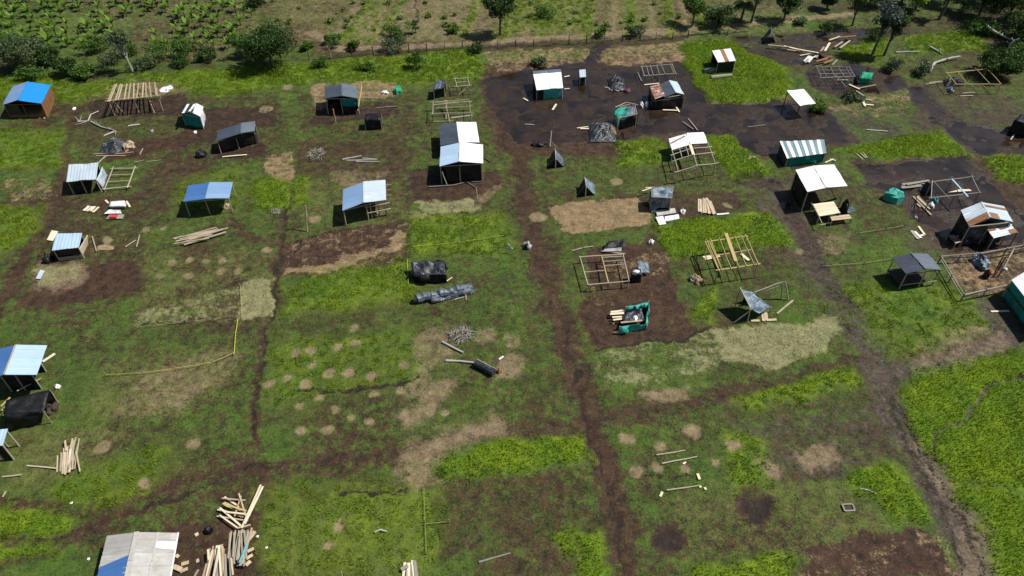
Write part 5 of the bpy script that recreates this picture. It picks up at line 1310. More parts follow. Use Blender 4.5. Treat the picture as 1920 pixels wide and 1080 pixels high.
obj('cloth', MB().panel(up(b, 1.28) , up(b, 1.2) + Vector((.06, 0, 0)), up(b, .55) + Vector((.55, -.1, 0)), up(b, .35) + Vector((.15, -.05, 0)), .015, .15, .15, wrinkle(.04, 3)), 'whitep', t, smooth=True)
heap('rubbish_heap', 'small heap of grey and dark bags beside the muddy road', 'heap', 989, 464, 17, 11, .5, 'greyp', .5, 101)
heap('tarp_bundle', 'black rag lying across the grey heap by the road', 'rag', 987, 467, 9, 5, .55, 'black', .4, 102)

# pole frame plot with black sheet
z = .75; k = [P(1102, 534, z), P(1179, 527, z), P(1168, 477, z), P(1087, 482, z)]
t = frame('unfinished_hut', 'low rectangular frame of pale poles divided by bars on brown mud', 'unfinished hut', *k, mat='pole', r=.055, ext=.08)
obj('beam', MB().pole(k[0].lerp(k[1], .5), k[3].lerp(k[2], .5), .07), 'bamboo', t)
obj('crossbar', MB().pole(k[0].lerp(k[3], .45), k[0].lerp(k[3], .45).lerp(k[1].lerp(k[2], .45), .5), .045), 'pole', t)
for f in (.62, .78, .93): obj('crossbar', MB().pole(k[0].lerp(k[3], f).lerp(k[1].lerp(k[2], f), .5), k[1].lerp(k[2], f), .045), 'pole', t)
solo('tarp', MB().panel(P(1133, 466, .25), P(1174, 462, .3), P(1170, 448, .5), P(1138, 453, .45), .04, .25, .25, wrinkle(.06, 31)), 'black', 'black plastic sheet spread behind the low rectangular frame', 'tarp')
solo('sheet', MB().panel(P(1130, 472, .18), P(1165, 471, .2), P(1166, 464, .25), P(1134, 466, .2), .03, .25, .25, wrinkle(.04, 32)), 'greyp', 'mauve grey cloth below the black sheet behind the low frame', 'cloth')
planks('pale pole lying left of the black sheet', 'poles left of the black sheet', [(1073, 470, 1092, 465), (1094, 464, 1112, 462), (1128, 471, 1172, 476)], mat='pole', wd=.12)
t = thing('stove_box', 'black box with a white pan beside the low rectangular frame', 'box', P(1191, 528))
q = [P(1183, 530), P(1201, 529), P(1199, 519), P(1182, 520)]; h = .95
for i in range(4): wall(t, up(q[i], h), up(q[(i + 1) % 4], h), 'black', amp=.03, gap=0)
obj('lid', MB().panel(*[up(k_, h + .02) for k_ in q], .03, .3, .3), 'blackgl', t); obj('pan', MB().dome(up((q[0] + q[1]) / 2, h + .03) + Vector((0, .35, 0)), .3, .2, .12, nz=.1), 'whitep', t)
solo('tarp', MB().panel(P(1199, 510, .5), P(1219, 512, .3), P(1213, 490, .6), P(1194, 492, .7), .03, .2, .2, wrinkle(.1, 33)), 'bluetarp', 'pale blue grey plastic sheet right of the black box', 'tarp', smooth=True)
heap('plastic_bag', 'white bag at the corner of the black box', 'bag', 1201, 516, 6, 5, .5, 'whitep', seed=103)
heap('plastic_bag', 'small grey bag on mud right of the black sheet', 'bag', 1221, 455, 11, 8, .35, 'whitep', seed=104)

t = fr_px('unfinished_hut', 'yellow bamboo house frame standing in bright tall grass', 'unfinished hut', [(1347, 506), (1421, 495), (1398, 443), (1326, 453)], 532, nraf=5, mat='bamboo', r=.055, ext=.25)
z = zfor(1347, 506, 532)
obj('beam', MB().plank(P(1380, 490, z + .12), P(1361, 437, z + .12), .3, .06), 'bamboo', t)
obj('beam', MB().pole(P(1336, 479, z), P(1410, 468, z), .055), 'bamboo', t)
for s_ in ((1322, 453, 1346, 503), (1330, 452, 1352, 502)): obj('rafter', MB().pole(P(s_[0], s_[1], z + .1), P(s_[2], s_[3], z + .1), .06), 'bamboo', t)
planks('pale board lying under the bamboo house frame', 'boards under the bamboo frame', [(1318, 482, 1345, 479), (1322, 486, 1350, 480), (1390, 476, 1404, 488)], mat='cream', wd=.25)
heap('rubbish_heap', 'tan and grey heap left below the bamboo frame', 'heap', 1306, 526, 22, 16, .45, 'earth', .5, 105, smooth=False)
heap('plastic_bag', 'grey bag on the tan heap left of the bamboo frame', 'bag', 1296, 525, 9, 8, .5, 'greyp', seed=106)

# leaning plastic lean-to and A frame
t = thing('lean_to', 'lean-to of crumpled blue grey plastic on slanting poles', 'lean-to', P(1415, 590))
k = [P(1413, 585, 1.0), P(1445, 578, .55), P(1424, 556, .9), P(1388, 541, 2.3)]
obj('roof_panel', MB().panel(P(1407, 579, 1.5), P(1424, 588, .75), P(1446, 576, .6), P(1424, 558, 1.2), .03, .15, .15, wrinkle(.09, 41)), 'bluetarp', t, smooth=True)
obj('roof_panel', MB().panel(P(1388, 541, 2.2), P(1407, 579, 1.52), P(1425, 559, 1.25), P(1412, 549, 1.5), .03, .15, .15, wrinkle(.07, 42)), 'bluetarp', t, smooth=True)
obj('pole', MB().pole(P(1387, 539, 2.25), P(1408, 580, 1.5), .06), 'pole', t)
obj('pole', MB().pole(P(1375, 606, 0), P(1409, 580, 1.5), .06), 'pole', t); obj('post', MB().pole(P(1401, 604, 0), P(1407, 580, 1.5), .055), 'pole', t)
obj('post', MB().pole(up(P(1388, 541, 2.2), -.1), P(1388, 541, 2.2), .055), 'pole', t); obj('post', MB().pole(up(P(1446, 576, .6), -.1), P(1446, 576, .6), .05), 'pole', t)
wall(t, up(P(1392, 565), 1.4), up(P(1425, 575), 1.0), 'black', amp=.06)
planks('tan plank stub under the crumpled blue grey lean-to', 'plank stubs under the lean-to', [(1432, 602, 1430, 587), (1437, 601, 1435, 586), (1437, 600, 1456, 599), (1408, 601, 1424, 601)], mat='new', wd=.26)
z = 1.9
t = thing('pole_tripod', 'pale pole A frame joined by beams to the crumpled lean-to', 'pole tripod', P(1472, 565))
top = P(1467, 528, z)
for s_ in ((1465, 561, 0), (1478, 563, 0)): obj('leg', MB().pole(P(*s_), top + Vector((0 if s_[0] < 1470 else .25, 0, 0)), .065), 'pole', t)
for s_ in ((1414, 548, 1.5), (1420, 549, 1.3)): obj('beam', MB().pole(P(*s_), top + Vector((0, 0, -.05 - (.35 if s_[0] > 1415 else 0))), .06), 'pole', t)
planks('long pale pole on grass right of the A frame', None, [(1457, 588, 1487, 563)], mat='pole', wd=.16)

# turquoise bed on mud
t = thing('net_enclosure', 'turquoise net enclosure around black plastic on brown mud', 'enclosure', P(1190, 610))
k = [P(1160, 625), P(1211, 618), P(1214, 578), P(1172, 588)]; h = .75
for i in range(3): wall(t, up(k[i], h), up(k[i + 1], h * random.uniform(.85, 1.1)), 'turq', amp=.13, gap=0)
wall(t, up(k[3], h * 1.1), up(k[2], h), 'turq', amp=.08, name='back_wall')
obj('tarp_cover', MB().panel(P(1168, 604, .7), P(1208, 600, .7), P(1203, 578, .8), P(1175, 586, .75), .03, .15, .15, wrinkle(.12, 43)), 'blackgl', t, smooth=True)
obj('front_pole', MB().plank(P(1164, 605, .75), P(1204, 601, .75), .18, .06), 'pole', t)
for q in k: obj('post', MB().pole(up(q, -.1), up(q, h + .1), .045), 'pole', t)
obj('sheet', MB().dome(P(1191, 598, .65), .22, .35, .25, nz=.2), 'whitep', t)
planks('tan plank end sticking out left of the turquoise enclosure', 'plank ends left of the turquoise enclosure', [(1145, 585, 1170, 582), (1144, 589, 1170, 587), (1148, 595, 1166, 594), (1150, 600, 1166, 598)], mat='cream', wd=.2, z0=.35)
planks('small stone pale block left of the turquoise enclosure', 'blocks left of the turquoise enclosure', [(1148, 607, 1152, 607), (1151, 624, 1156, 624)], mat='old', wd=.15)

# branches, rolls, logs
brush('brush_pile', 'heap of grey dead branches in the left field', 592, 292, 44, 26, .9, 70)
brush('brush_pile', 'tangled grey branch heap on dry central grass', 864, 630, 54, 30, .7, 150, 'old', .03)
solo_pole('post', 'thin upright stick in the tangled central branch heap', 'stick', P(867, 622, 0), P(867, 601, 1.2), .03, 'old')
brush('brush_pile', 'small thin twig heap beside the left path', 516, 398, 26, 18, .3, 40, 'dead', .03)
limb('fallen_pole', 'grey pole slanting below the tangled branch heap', 'pole', [(829, 641), (848, 651), (868, 661)], .1, .09, 'dead')
limb('fallen_pole', 'grey pole reaching left from the small dark roll', 'pole', [(836, 676), (862, 677), (890, 680)], .1, .07, 'dead')
t = thing('tarp_roll', 'short dark plastic roll lying on pale earth', 'roll', P(908, 690))
obj('cover', MB().tube([P(891, 680, .3), P(910, 689, .3), P(926, 699, .3)], [.3, .33, .3], 9), 'blackgl', t); obj('top_pole', MB().pole(P(894, 674, .65), P(930, 692, .6), .07), 'old', t)
heap('tarp_bundle', 'brown cloth at the end of the dark roll', 'rag', 936, 697, 9, 7, .3, 'brown', seed=111)
planks('white scrap of board on pale earth above the dark roll', None, [(936, 674, 944, 668)], mat='whitep', wd=.14)
limb('dead_tree', 'fallen pale dead tree with branches on the mud at left', 'dead tree', [(146, 228), (165, 227), (170, 215), (185, 208)], .1, .05, 'dead', 4)
limb('dead_tree', 'second fallen dead branch running towards the black heap', 'dead tree', [(170, 228), (190, 238), (205, 242), (218, 246)], .12, .06, 'dead', 5)
planks('grey board scrap beside the fallen dead tree', 'scrap beside the fallen dead tree', [(240, 236, 262, 233), (195, 254, 215, 246), (305, 166, 322, 165)], mat='dead', wd=.3)
heap('plastic_sheet', 'white plastic scrap beside the rafter frame', 'sheet', 312, 168, 20, 12, .3, 'whitep', .4, 112, smooth=False)
heap('tarp_heap', 'black and brown plastic heap below the fallen dead tree', 'tarp heap', 214, 276, 40, 24, .9, 'blackgl', .5, 113, smooth=False)
heap('rubbish_heap', 'cream and brown scrap right of the black and brown heap', 'heap', 242, 275, 18, 14, .5, 'tan', .5, 114, smooth=False)
planks('thin pole before the black and brown plastic heap', 'poles before the brown heap', [(174, 289, 215, 286), (215, 289, 250, 285), (180, 292, 235, 292)], mat='tan', wd=.12)
for i, s_ in enumerate([(642, 299, 678, 292), (650, 301, 705, 299), (668, 303, 712, 303), (680, 297, 708, 299)]):
    solo('plank', MB().pole(P(s_[0], s_[1], .06), P(s_[2], s_[3], .06), .09, .06), 'dead', 'grey log lying right of the left branch heap', 'log', 'grey logs right of the left branch heap')
planks('grey log in the long pile below the blue roofed shelter', 'long log pile', fan((325, 445), (345, 457), (400, 428), (425, 434), 8, 2.5) + [(330, 452, 398, 440), (326, 457, 392, 447), (340, 455, 428, 427)], mat=['pole', 'tan', 'old'], wd=.16, dz=.03, name='log')
planks('white slat lying in a row on grass left of the white boxes', 'row of white slats', [(157, 395, 167, 386), (163, 396, 173, 387), (170, 396, 178, 387), (174, 398, 185, 388)], mat='cream', wd=.26)
t = thing('sink_unit', 'rounded white tub lying on grass by the slats', 'tub', P(221, 387))
k = [P(205, 388, .35), P(236, 387, .35), P(234, 377, .35), P(207, 379, .35)]
obj('rim', MB().panel(*k, .18, .2, .2, lambda u, v, a, b: .1 * math.sin(math.pi * a) * math.sin(math.pi * b)), 'whitep', t, smooth=True); obj('body', MB().box(gz((k[0] + k[2]) / 2), 1.5, .6, .3, .02), 'greyp', t)
solo('sheet', MB().panel(P(195, 401, .2), P(228, 400, .2), P(226, 394, .35), P(205, 393, .35), .05, .2, .2, wrinkle(.04, 3)), 'whitep', 'white sheet below the rounded white tub', 'sheet')
solo('board', MB().panel(P(199, 411, .1), P(230, 410, .1), P(233, 402, .15), P(205, 403, .15), .05, .2, .2), 'old', 'grey board under the red plastic piece', 'board')
solo('crate', MB().box(P(213, 407, .14), .7, .45, .15), 'red', 'bright red plastic piece on the grey board', 'plastic piece')
planks('short white post near the rounded white tub', 'white posts near the tub', [(237, 377, 244, 388), (198, 375, 203, 381)], mat='cream', wd=.2)
solo_pole('post', 'tall pale post standing alone beside the pole frame shelter', 'post', P(576, 435, 0), P(573, 385, 2.6), .08, 'pole')
planks('pale pole in the bundle at the lower left', 'pole bundle at the lower left', fan((107, 888), (140, 880), (110, 852), (148, 822), 11, 2.5) + [(122, 890, 136, 822), (128, 886, 142, 820), (150, 884, 143, 848), (124, 845, 122, 826)], mat=['cream', 'pole', 'new'], wd=.1, dz=.015)
planks('thin stick on grass at the lower left edge', 'sticks at the lower left edge', [(50, 873, 105, 878), (4, 894, 40, 890), (5, 932, 11, 921)], mat='pole', wd=.1)
# plank piles by the lower left house
planks('cream board in the fanned upper plank heap beside the long house', 'upper plank heap', fan((415, 937), (412, 965), (450, 955), (462, 975), 7, 4) + [(412, 952, 452, 986), (412, 966, 446, 990), (416, 934, 460, 938), (440, 968, 452, 930), (462, 970, 448, 925), (425, 960, 470, 965), (418, 944, 462, 958), (445, 990, 470, 984)], mat=['new', 'cream', 'tan', 'bamboo'], wd=.11, dz=.025)
planks('long white plank slanting over the upper plank heap', 'long white planks', [(453, 990, 489, 909), (459, 982, 493, 912)], mat='cream', wd=.11, z0=.45)
planks('grey brown board in the middle plank heap beside the long house', 'middle plank heap', fan((428, 1052), (455, 1060), (434, 1000), (470, 992), 14, 3) + fan((435, 1045), (462, 1050), (440, 1000), (462, 996), 5, 3), mat=['old', 'tan', 'pole'], wd=.11, dz=.02)
planks('cyan painted board on the middle plank heap', None, [(449, 1055, 463, 1020)], mat='cyan', wd=.16, z0=.5)
planks('orange tan block beside the middle plank heap', 'blocks beside the middle plank heap', [(462, 1048, 474, 1040), (464, 1034, 476, 1028), (461, 1060, 470, 1052), (466, 1012, 478, 996)], mat='new', wd=.22)
planks('tan board in the front plank heap beside the long house', 'front plank heap', fan((375, 1095), (420, 1100), (396, 1030), (420, 1025), 12, 4) + fan((425, 1085), (438, 1078), (424, 1040), (434, 1045), 3, 1) + [(392, 1050, 390, 1030), (360, 1090, 372, 1068), (400, 1085, 412, 1022), (415, 1090, 410, 1025)], mat=['new', 'tan', 'old', 'cream'], wd=.12, dz=.025)
planks('short offcut on bare ground right of the long house roof', 'offcuts right of the long house', [(340, 1058, 354, 1054), (330, 1045, 335, 1040), (366, 1004, 372, 1000), (338, 1072, 352, 1066), (325, 1062, 340, 1068), (368, 1053, 373, 1050)], mat='new', wd=.26)
heap('tarp_bundle', 'round black bag between the long house and the plank heaps', 'bag', 392, 996, 15, 14, .5, 'black', .15, 115)
for px, py, l in ((500, 1027, 'white scrap on grass right of the plank heaps'), (134, 943, 'white scrap by the lower left track'), (166, 1048, 'white scrap left of the long house roof'), (483, 1006, 'pale rag right of the upper plank heap')):
    heap('plastic_scrap', l, 'scrap', px, py, 6, 5, .06, 'whitep', .3, px)
planks('pale plank in the bundle at the bottom edge', 'plank bundle at the bottom edge', fan((756, 1095), (782, 1095), (760, 1056), (778, 1052), 6, 1.5) + [(752, 1068, 765, 1060)], mat=['old', 'cream'], wd=.2, dz=.03)
solo_pole('post', 'pale stick at the bottom edge left of the plank bundle', 'stick', P(642, 1085, 0), P(640, 1072, .8), .05, 'dead')
limb('branch', 'pale curved branch on the bottom central grass', 'branch', [(703, 998, .08), (713, 993, .2), (726, 997, .08)], .08, .04, 'dead')
limb('fallen_pole', 'long pale stick on dark grass near the bottom edge', 'pole', [(898, 1054), (925, 1046), (957, 1037)], .07, .05, 'old')
for s_, l in (((1231, 853, 1285, 844), 'upper pale pole of three on grass below the crossroads'), ((1241, 869, 1307, 856), 'middle pale pole of three on grass below the crossroads'), ((1250, 919, 1312, 910), 'lowest pale pole of three on grass below the crossroads')):
    solo_pole('fallen_pole', l, 'pole', P(s_[0], s_[1], .1), P(s_[2], s_[3], .1), .055, 'pole')
planks('short white stick near the lowest pale pole', 'short white sticks near the pale poles', [(1238, 931, 1242, 922), (1308, 888, 1312, 899), (1312, 911, 1314, 914), (1321, 914, 1324, 918), (1281, 870, 1286, 866)], mat='cream', wd=.16)
z = .1; k = [P(1584, 958, z), P(1603, 957, z), P(1598, 945, z), P(1579, 946, z)]
t = thing('pallet', 'small grey board frame lying on grass at the lower right', 'frame', (k[0] + k[2]) / 2)
for a, b in ((0, 1), (1, 2), (2, 3), (3, 0)): obj('board', MB().plank(k[a], k[b], .10, .06), 'old', t)
obj('panel', MB().panel(*[q - Vector((0, 0, .06)) for q in k], .02, .4, .4), 'dark', t)
limb('fallen_pole', 'thin white pole on grass above the small board frame', 'pole', [(1612, 916), (1628, 919), (1643, 926)], .06, .05, 'dead')
# far right dead trees
limb('dead_tree', 'long pale dead trunk curving over grass at the far right', 'dead tree', [(1743, 134, .2), (1752, 118, .3), (1770, 112, .35), (1785, 108, .4), (1800, 106, .4)], .16, .12, 'dead', 3)
limb('dead_tree', 'pale branch above the long curved dead trunk', 'dead tree', [(1744, 88, .3), (1757, 95, .2), (1768, 102, .1)], .16, .05, 'dead', 2)
limb('dead_tree', 'leafless pale limbs in front of the big dark tree', 'dead tree', [(1852, 50, 2.0), (1872, 63, 2.0), (1890, 72, 1.4), (1905, 78, 1.0)], .14, .08, 'dead', 9)
limb('dead_tree', 'thick white broken stem before the big dark tree', 'dead tree', [(1888, 98, .6), (1896, 84, 1.2), (1902, 74, 1.8)], .24, .14, 'dead', 6)
limb('dead_tree', 'white crooked branch at the right edge below the broken stem', 'dead tree', [(1870, 104, .5), (1900, 99, .6), (1925, 104, .4)], .1, .06, 'dead', 6)
limb('fallen_pole', 'straight pale pole lying on grass left of the dead trunk', 'pole', [(1680, 98), (1702, 97), (1724, 97)], .1, .08, 'dead')
limb('fallen_pole', 'short pale pole below the straight one at far right', 'pole', [(1728, 117), (1744, 117)], .08, .08, 'dead')
planks('grey stick floating on the wide central flood', 'sticks on the central flood', [(1280, 228, 1300, 242), (1290, 222, 1308, 244), (1402, 238, 1435, 234), (984, 233, 1002, 234)], mat='old', wd=.1)
planks('pale stick on muddy ground at far right', 'sticks on the far right mud', [(1625, 243, 1665, 246), (1895, 262, 1902, 252), (1570, 150, 1590, 150), (1720, 382, 1726, 388)], mat='dead', wd=.14)
heap('rubbish_heap', 'blue grey and dark junk on tan ground by the rail fence', 'heap', 1838, 494, 22, 26, .7, 'bluetarp', .5, 121, smooth=False)
heap('tarp_bundle', 'black upright bag among junk by the rail fence', 'bag', 1847, 519, 7, 10, .8, 'black', .2, 122)
planks('white strip on tan ground behind the blue grey junk', None, [(1838, 484, 1852, 483)], mat='whitep', wd=.1)
for px, py, l, m_ in ((1858, 512, 'red tin near the rail fence', 'red'), (1885, 505, 'pink scrap near the teal sided house', 'whitep'), (139, 204, 'white scrap on grass left of the rafter frame', 'whitep'), (366, 248, 'white pot in mud below the tiny green hut', 'whitep'), (285, 246, 'grey pot by the fallen dead tree', 'greyp'), (1717, 408, 'pale ring of scrap on flooded ground', 'greyp')):
    heap('scrap', l, 'scrap', px, py, 6, 5, .16, m_, .3, px)

# ------------------------------------------------------------------ fences and plot strings
def rail_fence(label, runs, h=.9):
    t = thing('rail_fence', label, 'fence', P(*runs[0][0]))
    for rn in runs:
        for i in range(len(rn) - 1):
            a, b = P(*rn[i]), P(*rn[i + 1]); L = (b - a).length; n = max(1, round(L / 2.2))
            for j in range(n + 1): obj('post', MB().pole(up(a.lerp(b, j / n), -.1), up(a.lerp(b, j / n), h + .1), .07), 'old', t)
            for hh in (h, h - .32): obj('rail', MB().pole(up(a, hh) + rv(.04), up(b, hh) + rv(.04), .06, .045), 'old', t)
    return t
rail_fence('pale pole rail fence around the tan plot at the right', [[(1758, 494), (1830, 489), (1880, 480), (1940, 468)], [(1758, 494), (1800, 566), (1882, 548)], [(1893, 481), (1872, 518)]])
def string(label, pts, mat='tape', r=.035, h=.25, group=None, stakes=True):
    r *= .55
    t = thing('boundary_string', label, 'plot string', P(*pts[0]), group)
    for i in range(len(pts) - 1):
        a, b = up(P(*pts[i]), h), up(P(*pts[i + 1]), h)
        obj('string', MB().tube([a, a.lerp(b, .5) - Vector((0, 0, .04)), b], [r] * 3, 4), mat, t)
    if stakes:
        for q in pts: obj('stake', MB().pole(up(P(*q), -.1), up(P(*q), h + .25), .03), 'pole', t)
string('yellow plot tape standing upright right of the dry left field', [(447, 602), (443, 630), (440, 668)], r=.05)
string('yellow plot tape crossing the left field to the light blue house', [(200, 706), (270, 702), (330, 694), (400, 682), (438, 666)], r=.032)
string('straw coloured plot string above the dark rut', [(262, 616), (350, 607), (450, 594)], 'string', .03)
string('plot string down the bottom central field', [(795, 918), (797, 980), (800, 1040)], 'string', .035)
string('short plot string branching off the bottom central one', [(798, 985), (842, 981)], 'string', .03)
string('yellow plot string across the central grass above the black shelter', [(775, 465), (860, 458), (948, 444)], 'tape', .025)
string('yellow plot string beside the low black shelter', [(764, 490), (766, 538)], 'tape', .035)
string('plot string left of the blue grey zinc shelter', [(1540, 502), (1620, 496), (1672, 488)], 'string', .04)
string('plot string left of the board scrap near the rusty house', [(1610, 440), (1660, 432), (1695, 426)], 'string', .04)
string('plot string along the left path edge above the olive patch', [(452, 540), (455, 600)], 'string', .04)
t = thing('wire_fence', 'old wire fence with dark posts along the far ditch bank', 'fence', P(900, 92))
fp = [(580, 112), (700, 102), (800, 96), (900, 90), (1000, 86), (1100, 82), (1200, 76), (1290, 72), (1400, 64)]
for i in range(len(fp) - 1):
    a, b = P(*fp[i]), P(*fp[i + 1])
    for j in range(3): q = a.lerp(b, j / 3); obj('post', MB().pole(up(q, -.1), up(q, 1.2 + random.uniform(-.15, .1)) + rv(.08), .07), 'dark' if j != 1 else 'old', t)
    obj('wire', MB().tube([up(a, .95), up(b, .95)], [.012, .012], 3), 'dark', t); obj('wire', MB().tube([up(a, .55), up(b, .55)], [.012, .012], 3), 'dark', t)

# ------------------------------------------------------------------ trees, shrubs, crops
def leaf_quad(mb, c, s, tone):
    a = Vector((random.gauss(0, 1), random.gauss(0, 1), random.gauss(0, .7))).normalized()
    b = a.cross(Vector((random.gauss(0, 1), random.gauss(0, 1), random.gauss(0, 1)))).normalized()
    a *= s * random.uniform(.7, 1.3); b *= s * random.uniform(.35, .6)
    mb.quad(c - a * .5, c + b * .5, c + a * .5, c - b * .5, tone=tone)
def tree(name, label, px, py, h, r, mat, bark='bark', clumps=16, per=150, leaf=.34, low=.35, tr=.14, lean=(0, 0), cat='tree', group=None, trunks=1, squash=.8, loc=None, seed=None):
    if seed is not None: random.seed(seed)
    base = loc if loc is not None else P(px, py)
    t = thing(name, label, cat, base, group)
    top = base + Vector((lean[0], lean[1], h * .8))
    tb = MB()
    ce = []
    for _ in range(clumps):
        while True:
            d = rv(1.0)
            if d.length < 1: break
        d = d * (.55 + .45 * random.random()) if d.length > .3 else d
        zc = h * (low + 1) / 2; zr = h * (1 - low) / 2
        ce.append((base + Vector((lean[0] * .8 + d.x * r, lean[1] * .8 + d.y * r, zc + d.z * zr * squash)), r * random.uniform(.22, .42)))
    for k in range(trunks):
        o = base + (rv(.5) if k else Vector((0, 0, 0))); o.z = -.15
        mid_ = o.lerp(top, .5) + rv(.15) * (h / 5); tb.tube([o, o.lerp(mid_, .5), mid_, top], [tr * 1.25, tr, tr * .75, tr * .3], 7)
        for c_, cr in ce[k::trunks]:
            f = random.uniform(.3, .75); s_ = o.lerp(mid_, f * 2) if f < .5 else mid_.lerp(top, f * 2 - 1)
            tb.tube([s_, s_.lerp(c_, .55) + rv(.12), c_], [tr * .45, tr * .3, tr * .1], 5)
    obj('trunk', tb, bark, t)
    cb = MB()
    for c_, cr in ce:
        ct = random.uniform(.15, .85)
        for _ in range(per):
            while True:
                d = rv(1.0)
                if .25 < d.length < 1: break
            leaf_quad(cb, c_ + Vector((d.x * cr * 1.15, d.y * cr * 1.15, d.z * cr * .85)), leaf, min(1, max(0, ct + random.gauss(0, .18))))
    obj('crown', cb, mat, t)
    return t
random.seed(21)
tree('tree', 'broad grey green tree at the far left edge', 38, 130, 4.6, 3.9, 'leafgrey', clumps=26, per=170, low=.12)
tree('shrub', 'dark rounded shrub right of the grey green left tree', 92, 122, 2.6, 1.9, 'leafdark', clumps=14, low=.05, cat='shrub')
tree('shrub', 'dark shrub with a deep shadow behind the blue roofed hut', 124, 142, 2.4, 1.7, 'leafdark', clumps=12, low=.05, cat='shrub')
tree('shrub', 'mid green shrub between the dark shrubs at left', 158, 146, 1.9, 1.8, 'leafmid', clumps=12, low=.05, cat='shrub')
tree('tree', 'slender pale stemmed tree with a thin grey crown', 250, 136, 5.6, 1.8, 'leafgrey', 'barkpale', clumps=12, per=90, low=.62, tr=.16, lean=(-.6, .3))
tree('tree', 'dense dark green tree beside the crop field', 510, 124, 6.4, 3.9, 'leafdark', clumps=36, per=190, low=.1)
tree('tree', 'single dark tree casting its shadow on the far bank', 938, 66, 7.0, 2.5, 'leafdark', clumps=22, per=150, low=.3, tr=.16)
for px, py, h, r, m_, l in ((300, 112, 2.6, 2.4, 'leafmid', 'wide green bush below the crop field'), (205, 118, 2.2, 2.2, 'leafgrey', 'grey green bush under the slender pale stemmed tree'), (778, 127, 2.3, 1.4, 'leafmid', 'round bush standing in the bright far grass'), (602, 124, 1.3, 1.6, 'leafmid', 'low dark bush right of the dense dark tree'), (748, 68, 2.0, 2.1, 'leafmid', 'bush in the pale field left of the single dark tree'),
                            (626, 84, 1.8, 1.4, 'leafmid', 'bush at the lower left of the pale field'), (662, 92, 1.4, 1.2, 'weed', 'small bush on the ditch bank'), (734, 98, 1.8, 2.0, 'leafgrey', 'greyish bush beside a dark gap on the ditch bank'), (1018, 32, 1.6, 1.7, 'leafmid', 'bush right of the single dark tree'), (1128, 68, 1.3, 1.2, 'leafmid', 'low bush on the bank above the straw'),
                            (1192, 66, 1.6, 1.5, 'leafgrey', 'grey bush on the bank left of the palm like tree'), (780, 62, 2.6, .7, 'leafgrey', 'thin upright bush on the field line'), (690, 130, 1.0, 1.3, 'leafmid', 'low tuft in the bright far grass'), (895, 98, 1.2, 1.3, 'leafdark', 'dark low bush at the end of the bright far grass'), (1010, 122, .9, 1.2, 'leafgrey', 'low dry bush behind the teal fronted house'),
                            (1545, 62, 1.6, 1.3, 'leafdark', 'dark bush on the bank of the far ditch'), (1680, 130, 1.6, 1.9, 'leafgrey', 'olive bush right of the emerald tent'), (1722, 138, 1.7, 1.6, 'leafgrey', 'olive bush left of the yellowish pole frame'), (1640, 75, 1.6, 1.6, 'leafdark', 'dark bush behind the twin stemmed tree'), (1500, 45, 1.2, 1.2, 'leafpale', 'pale bush left of the far ditch'),
                            (1600, 185, .8, 1.4, 'leafgrey', 'olive tuft on the strawy mud'), (1530, 205, .7, 1.5, 'weed', 'yellow green tuft right of the white slab shelter')):
    tree('bush', l, px, py, h, r, m_, clumps=9, per=90, low=.02, leaf=.3, cat='bush', tr=.06)
def palm(label, px, py, h, n, mat='leafdark', L=2.6):
    base = P(px, py); t = thing('palm_tree', label, 'palm', base); top = base + Vector((.2, .1, h))
    obj('trunk', MB().tube([up(base, -.15), base + Vector((.15, 0, h * .5)), top], [.2, .16, .13], 8), 'bark', t)
    mb = MB()
    for i in range(n):
        a = 2 * math.pi * i / n + random.uniform(-.2, .2); el = random.uniform(.1, .9); p_ = top.copy(); v = Vector((math.cos(a) * math.cos(el), math.sin(a) * math.cos(el), math.sin(el)))
        tone = random.random()
        for k in range(9):
            q = p_ + v * (L / 9); v.z -= .26; v.normalize(); s_ = v.cross(Vector((0, 0, 1))).normalized(); wl = .75 * math.sin(math.pi * (k + 1) / 10.5)
            for sg in (-1, 1):
                for o in (0, .5):
                    c = p_.lerp(q, o); e = c + s_ * sg * wl + v * .25 - Vector((0, 0, wl * .45)); mb.quad(c, c + v * .13, e + v * .04, e, tone=tone)
            p_ = q
    obj('crown', mb, mat, t)
palm('tall palm with drooping dark fronds among the far trees', 1408, 42, 4.6, 15)
palm('shorter palm right of the tall palm', 1388, 40, 2.6, 11, L=2.0)
tree('tree', 'loose green tree left of the far palms', 1298, 48, 4.6, 2.2, 'leafmid', clumps=16, per=110, low=.2)
tree('tree', 'dark low tree behind the far palms', 1345, 50, 2.8, 2.6, 'leafdark', clumps=18, per=120, low=.1)
tree('tree', 'dark round tree right of the far palms', 1470, 38, 4.8, 2.3, 'leafdark', clumps=20, per=150, low=.15)
tree('tree', 'slender blue grey tree nearest the emerald tent', 1634, 104, 7.2, 2.0, 'leafblue', clumps=20, per=110, low=.5, tr=.15, lean=(.5, 0), seed=5)
tree('tree', 'second slender tree just right of the blue grey one', 1657, 105, 6.4, 1.5, 'leafdark', clumps=16, per=110, low=.42, tr=.15, lean=(.2, 0), seed=6)
tree('tree', 'tall dark limbed tree at the top right of the ditch', 1598, 48, 5.5, 2.3, 'leafdark', clumps=18, per=100, low=.5, seed=7)
tree('tree', 'yellow green bushy tree at the top right', 1716, 18, 3.4, 2.0, 'leafyel', clumps=15, per=120, low=.15, seed=8)
tree('shrub', 'narrow yellow green shrub by the far ditch', 1686, 44, 2.2, .9, 'leafyel', clumps=9, per=80, low=.05, cat='shrub', seed=9)
tree('tree', 'bare stemmed dark tree beside the yellow green tree', 1760, 36, 6.5, 1.8, 'leafdark', clumps=12, per=80, low=.6, tr=.2, lean=(.5, 0), seed=10)
tree('tree', 'pale grey green tree at the top right', 1802, 22, 3.6, 2.4, 'leafpale', clumps=16, per=120, low=.1, seed=11)
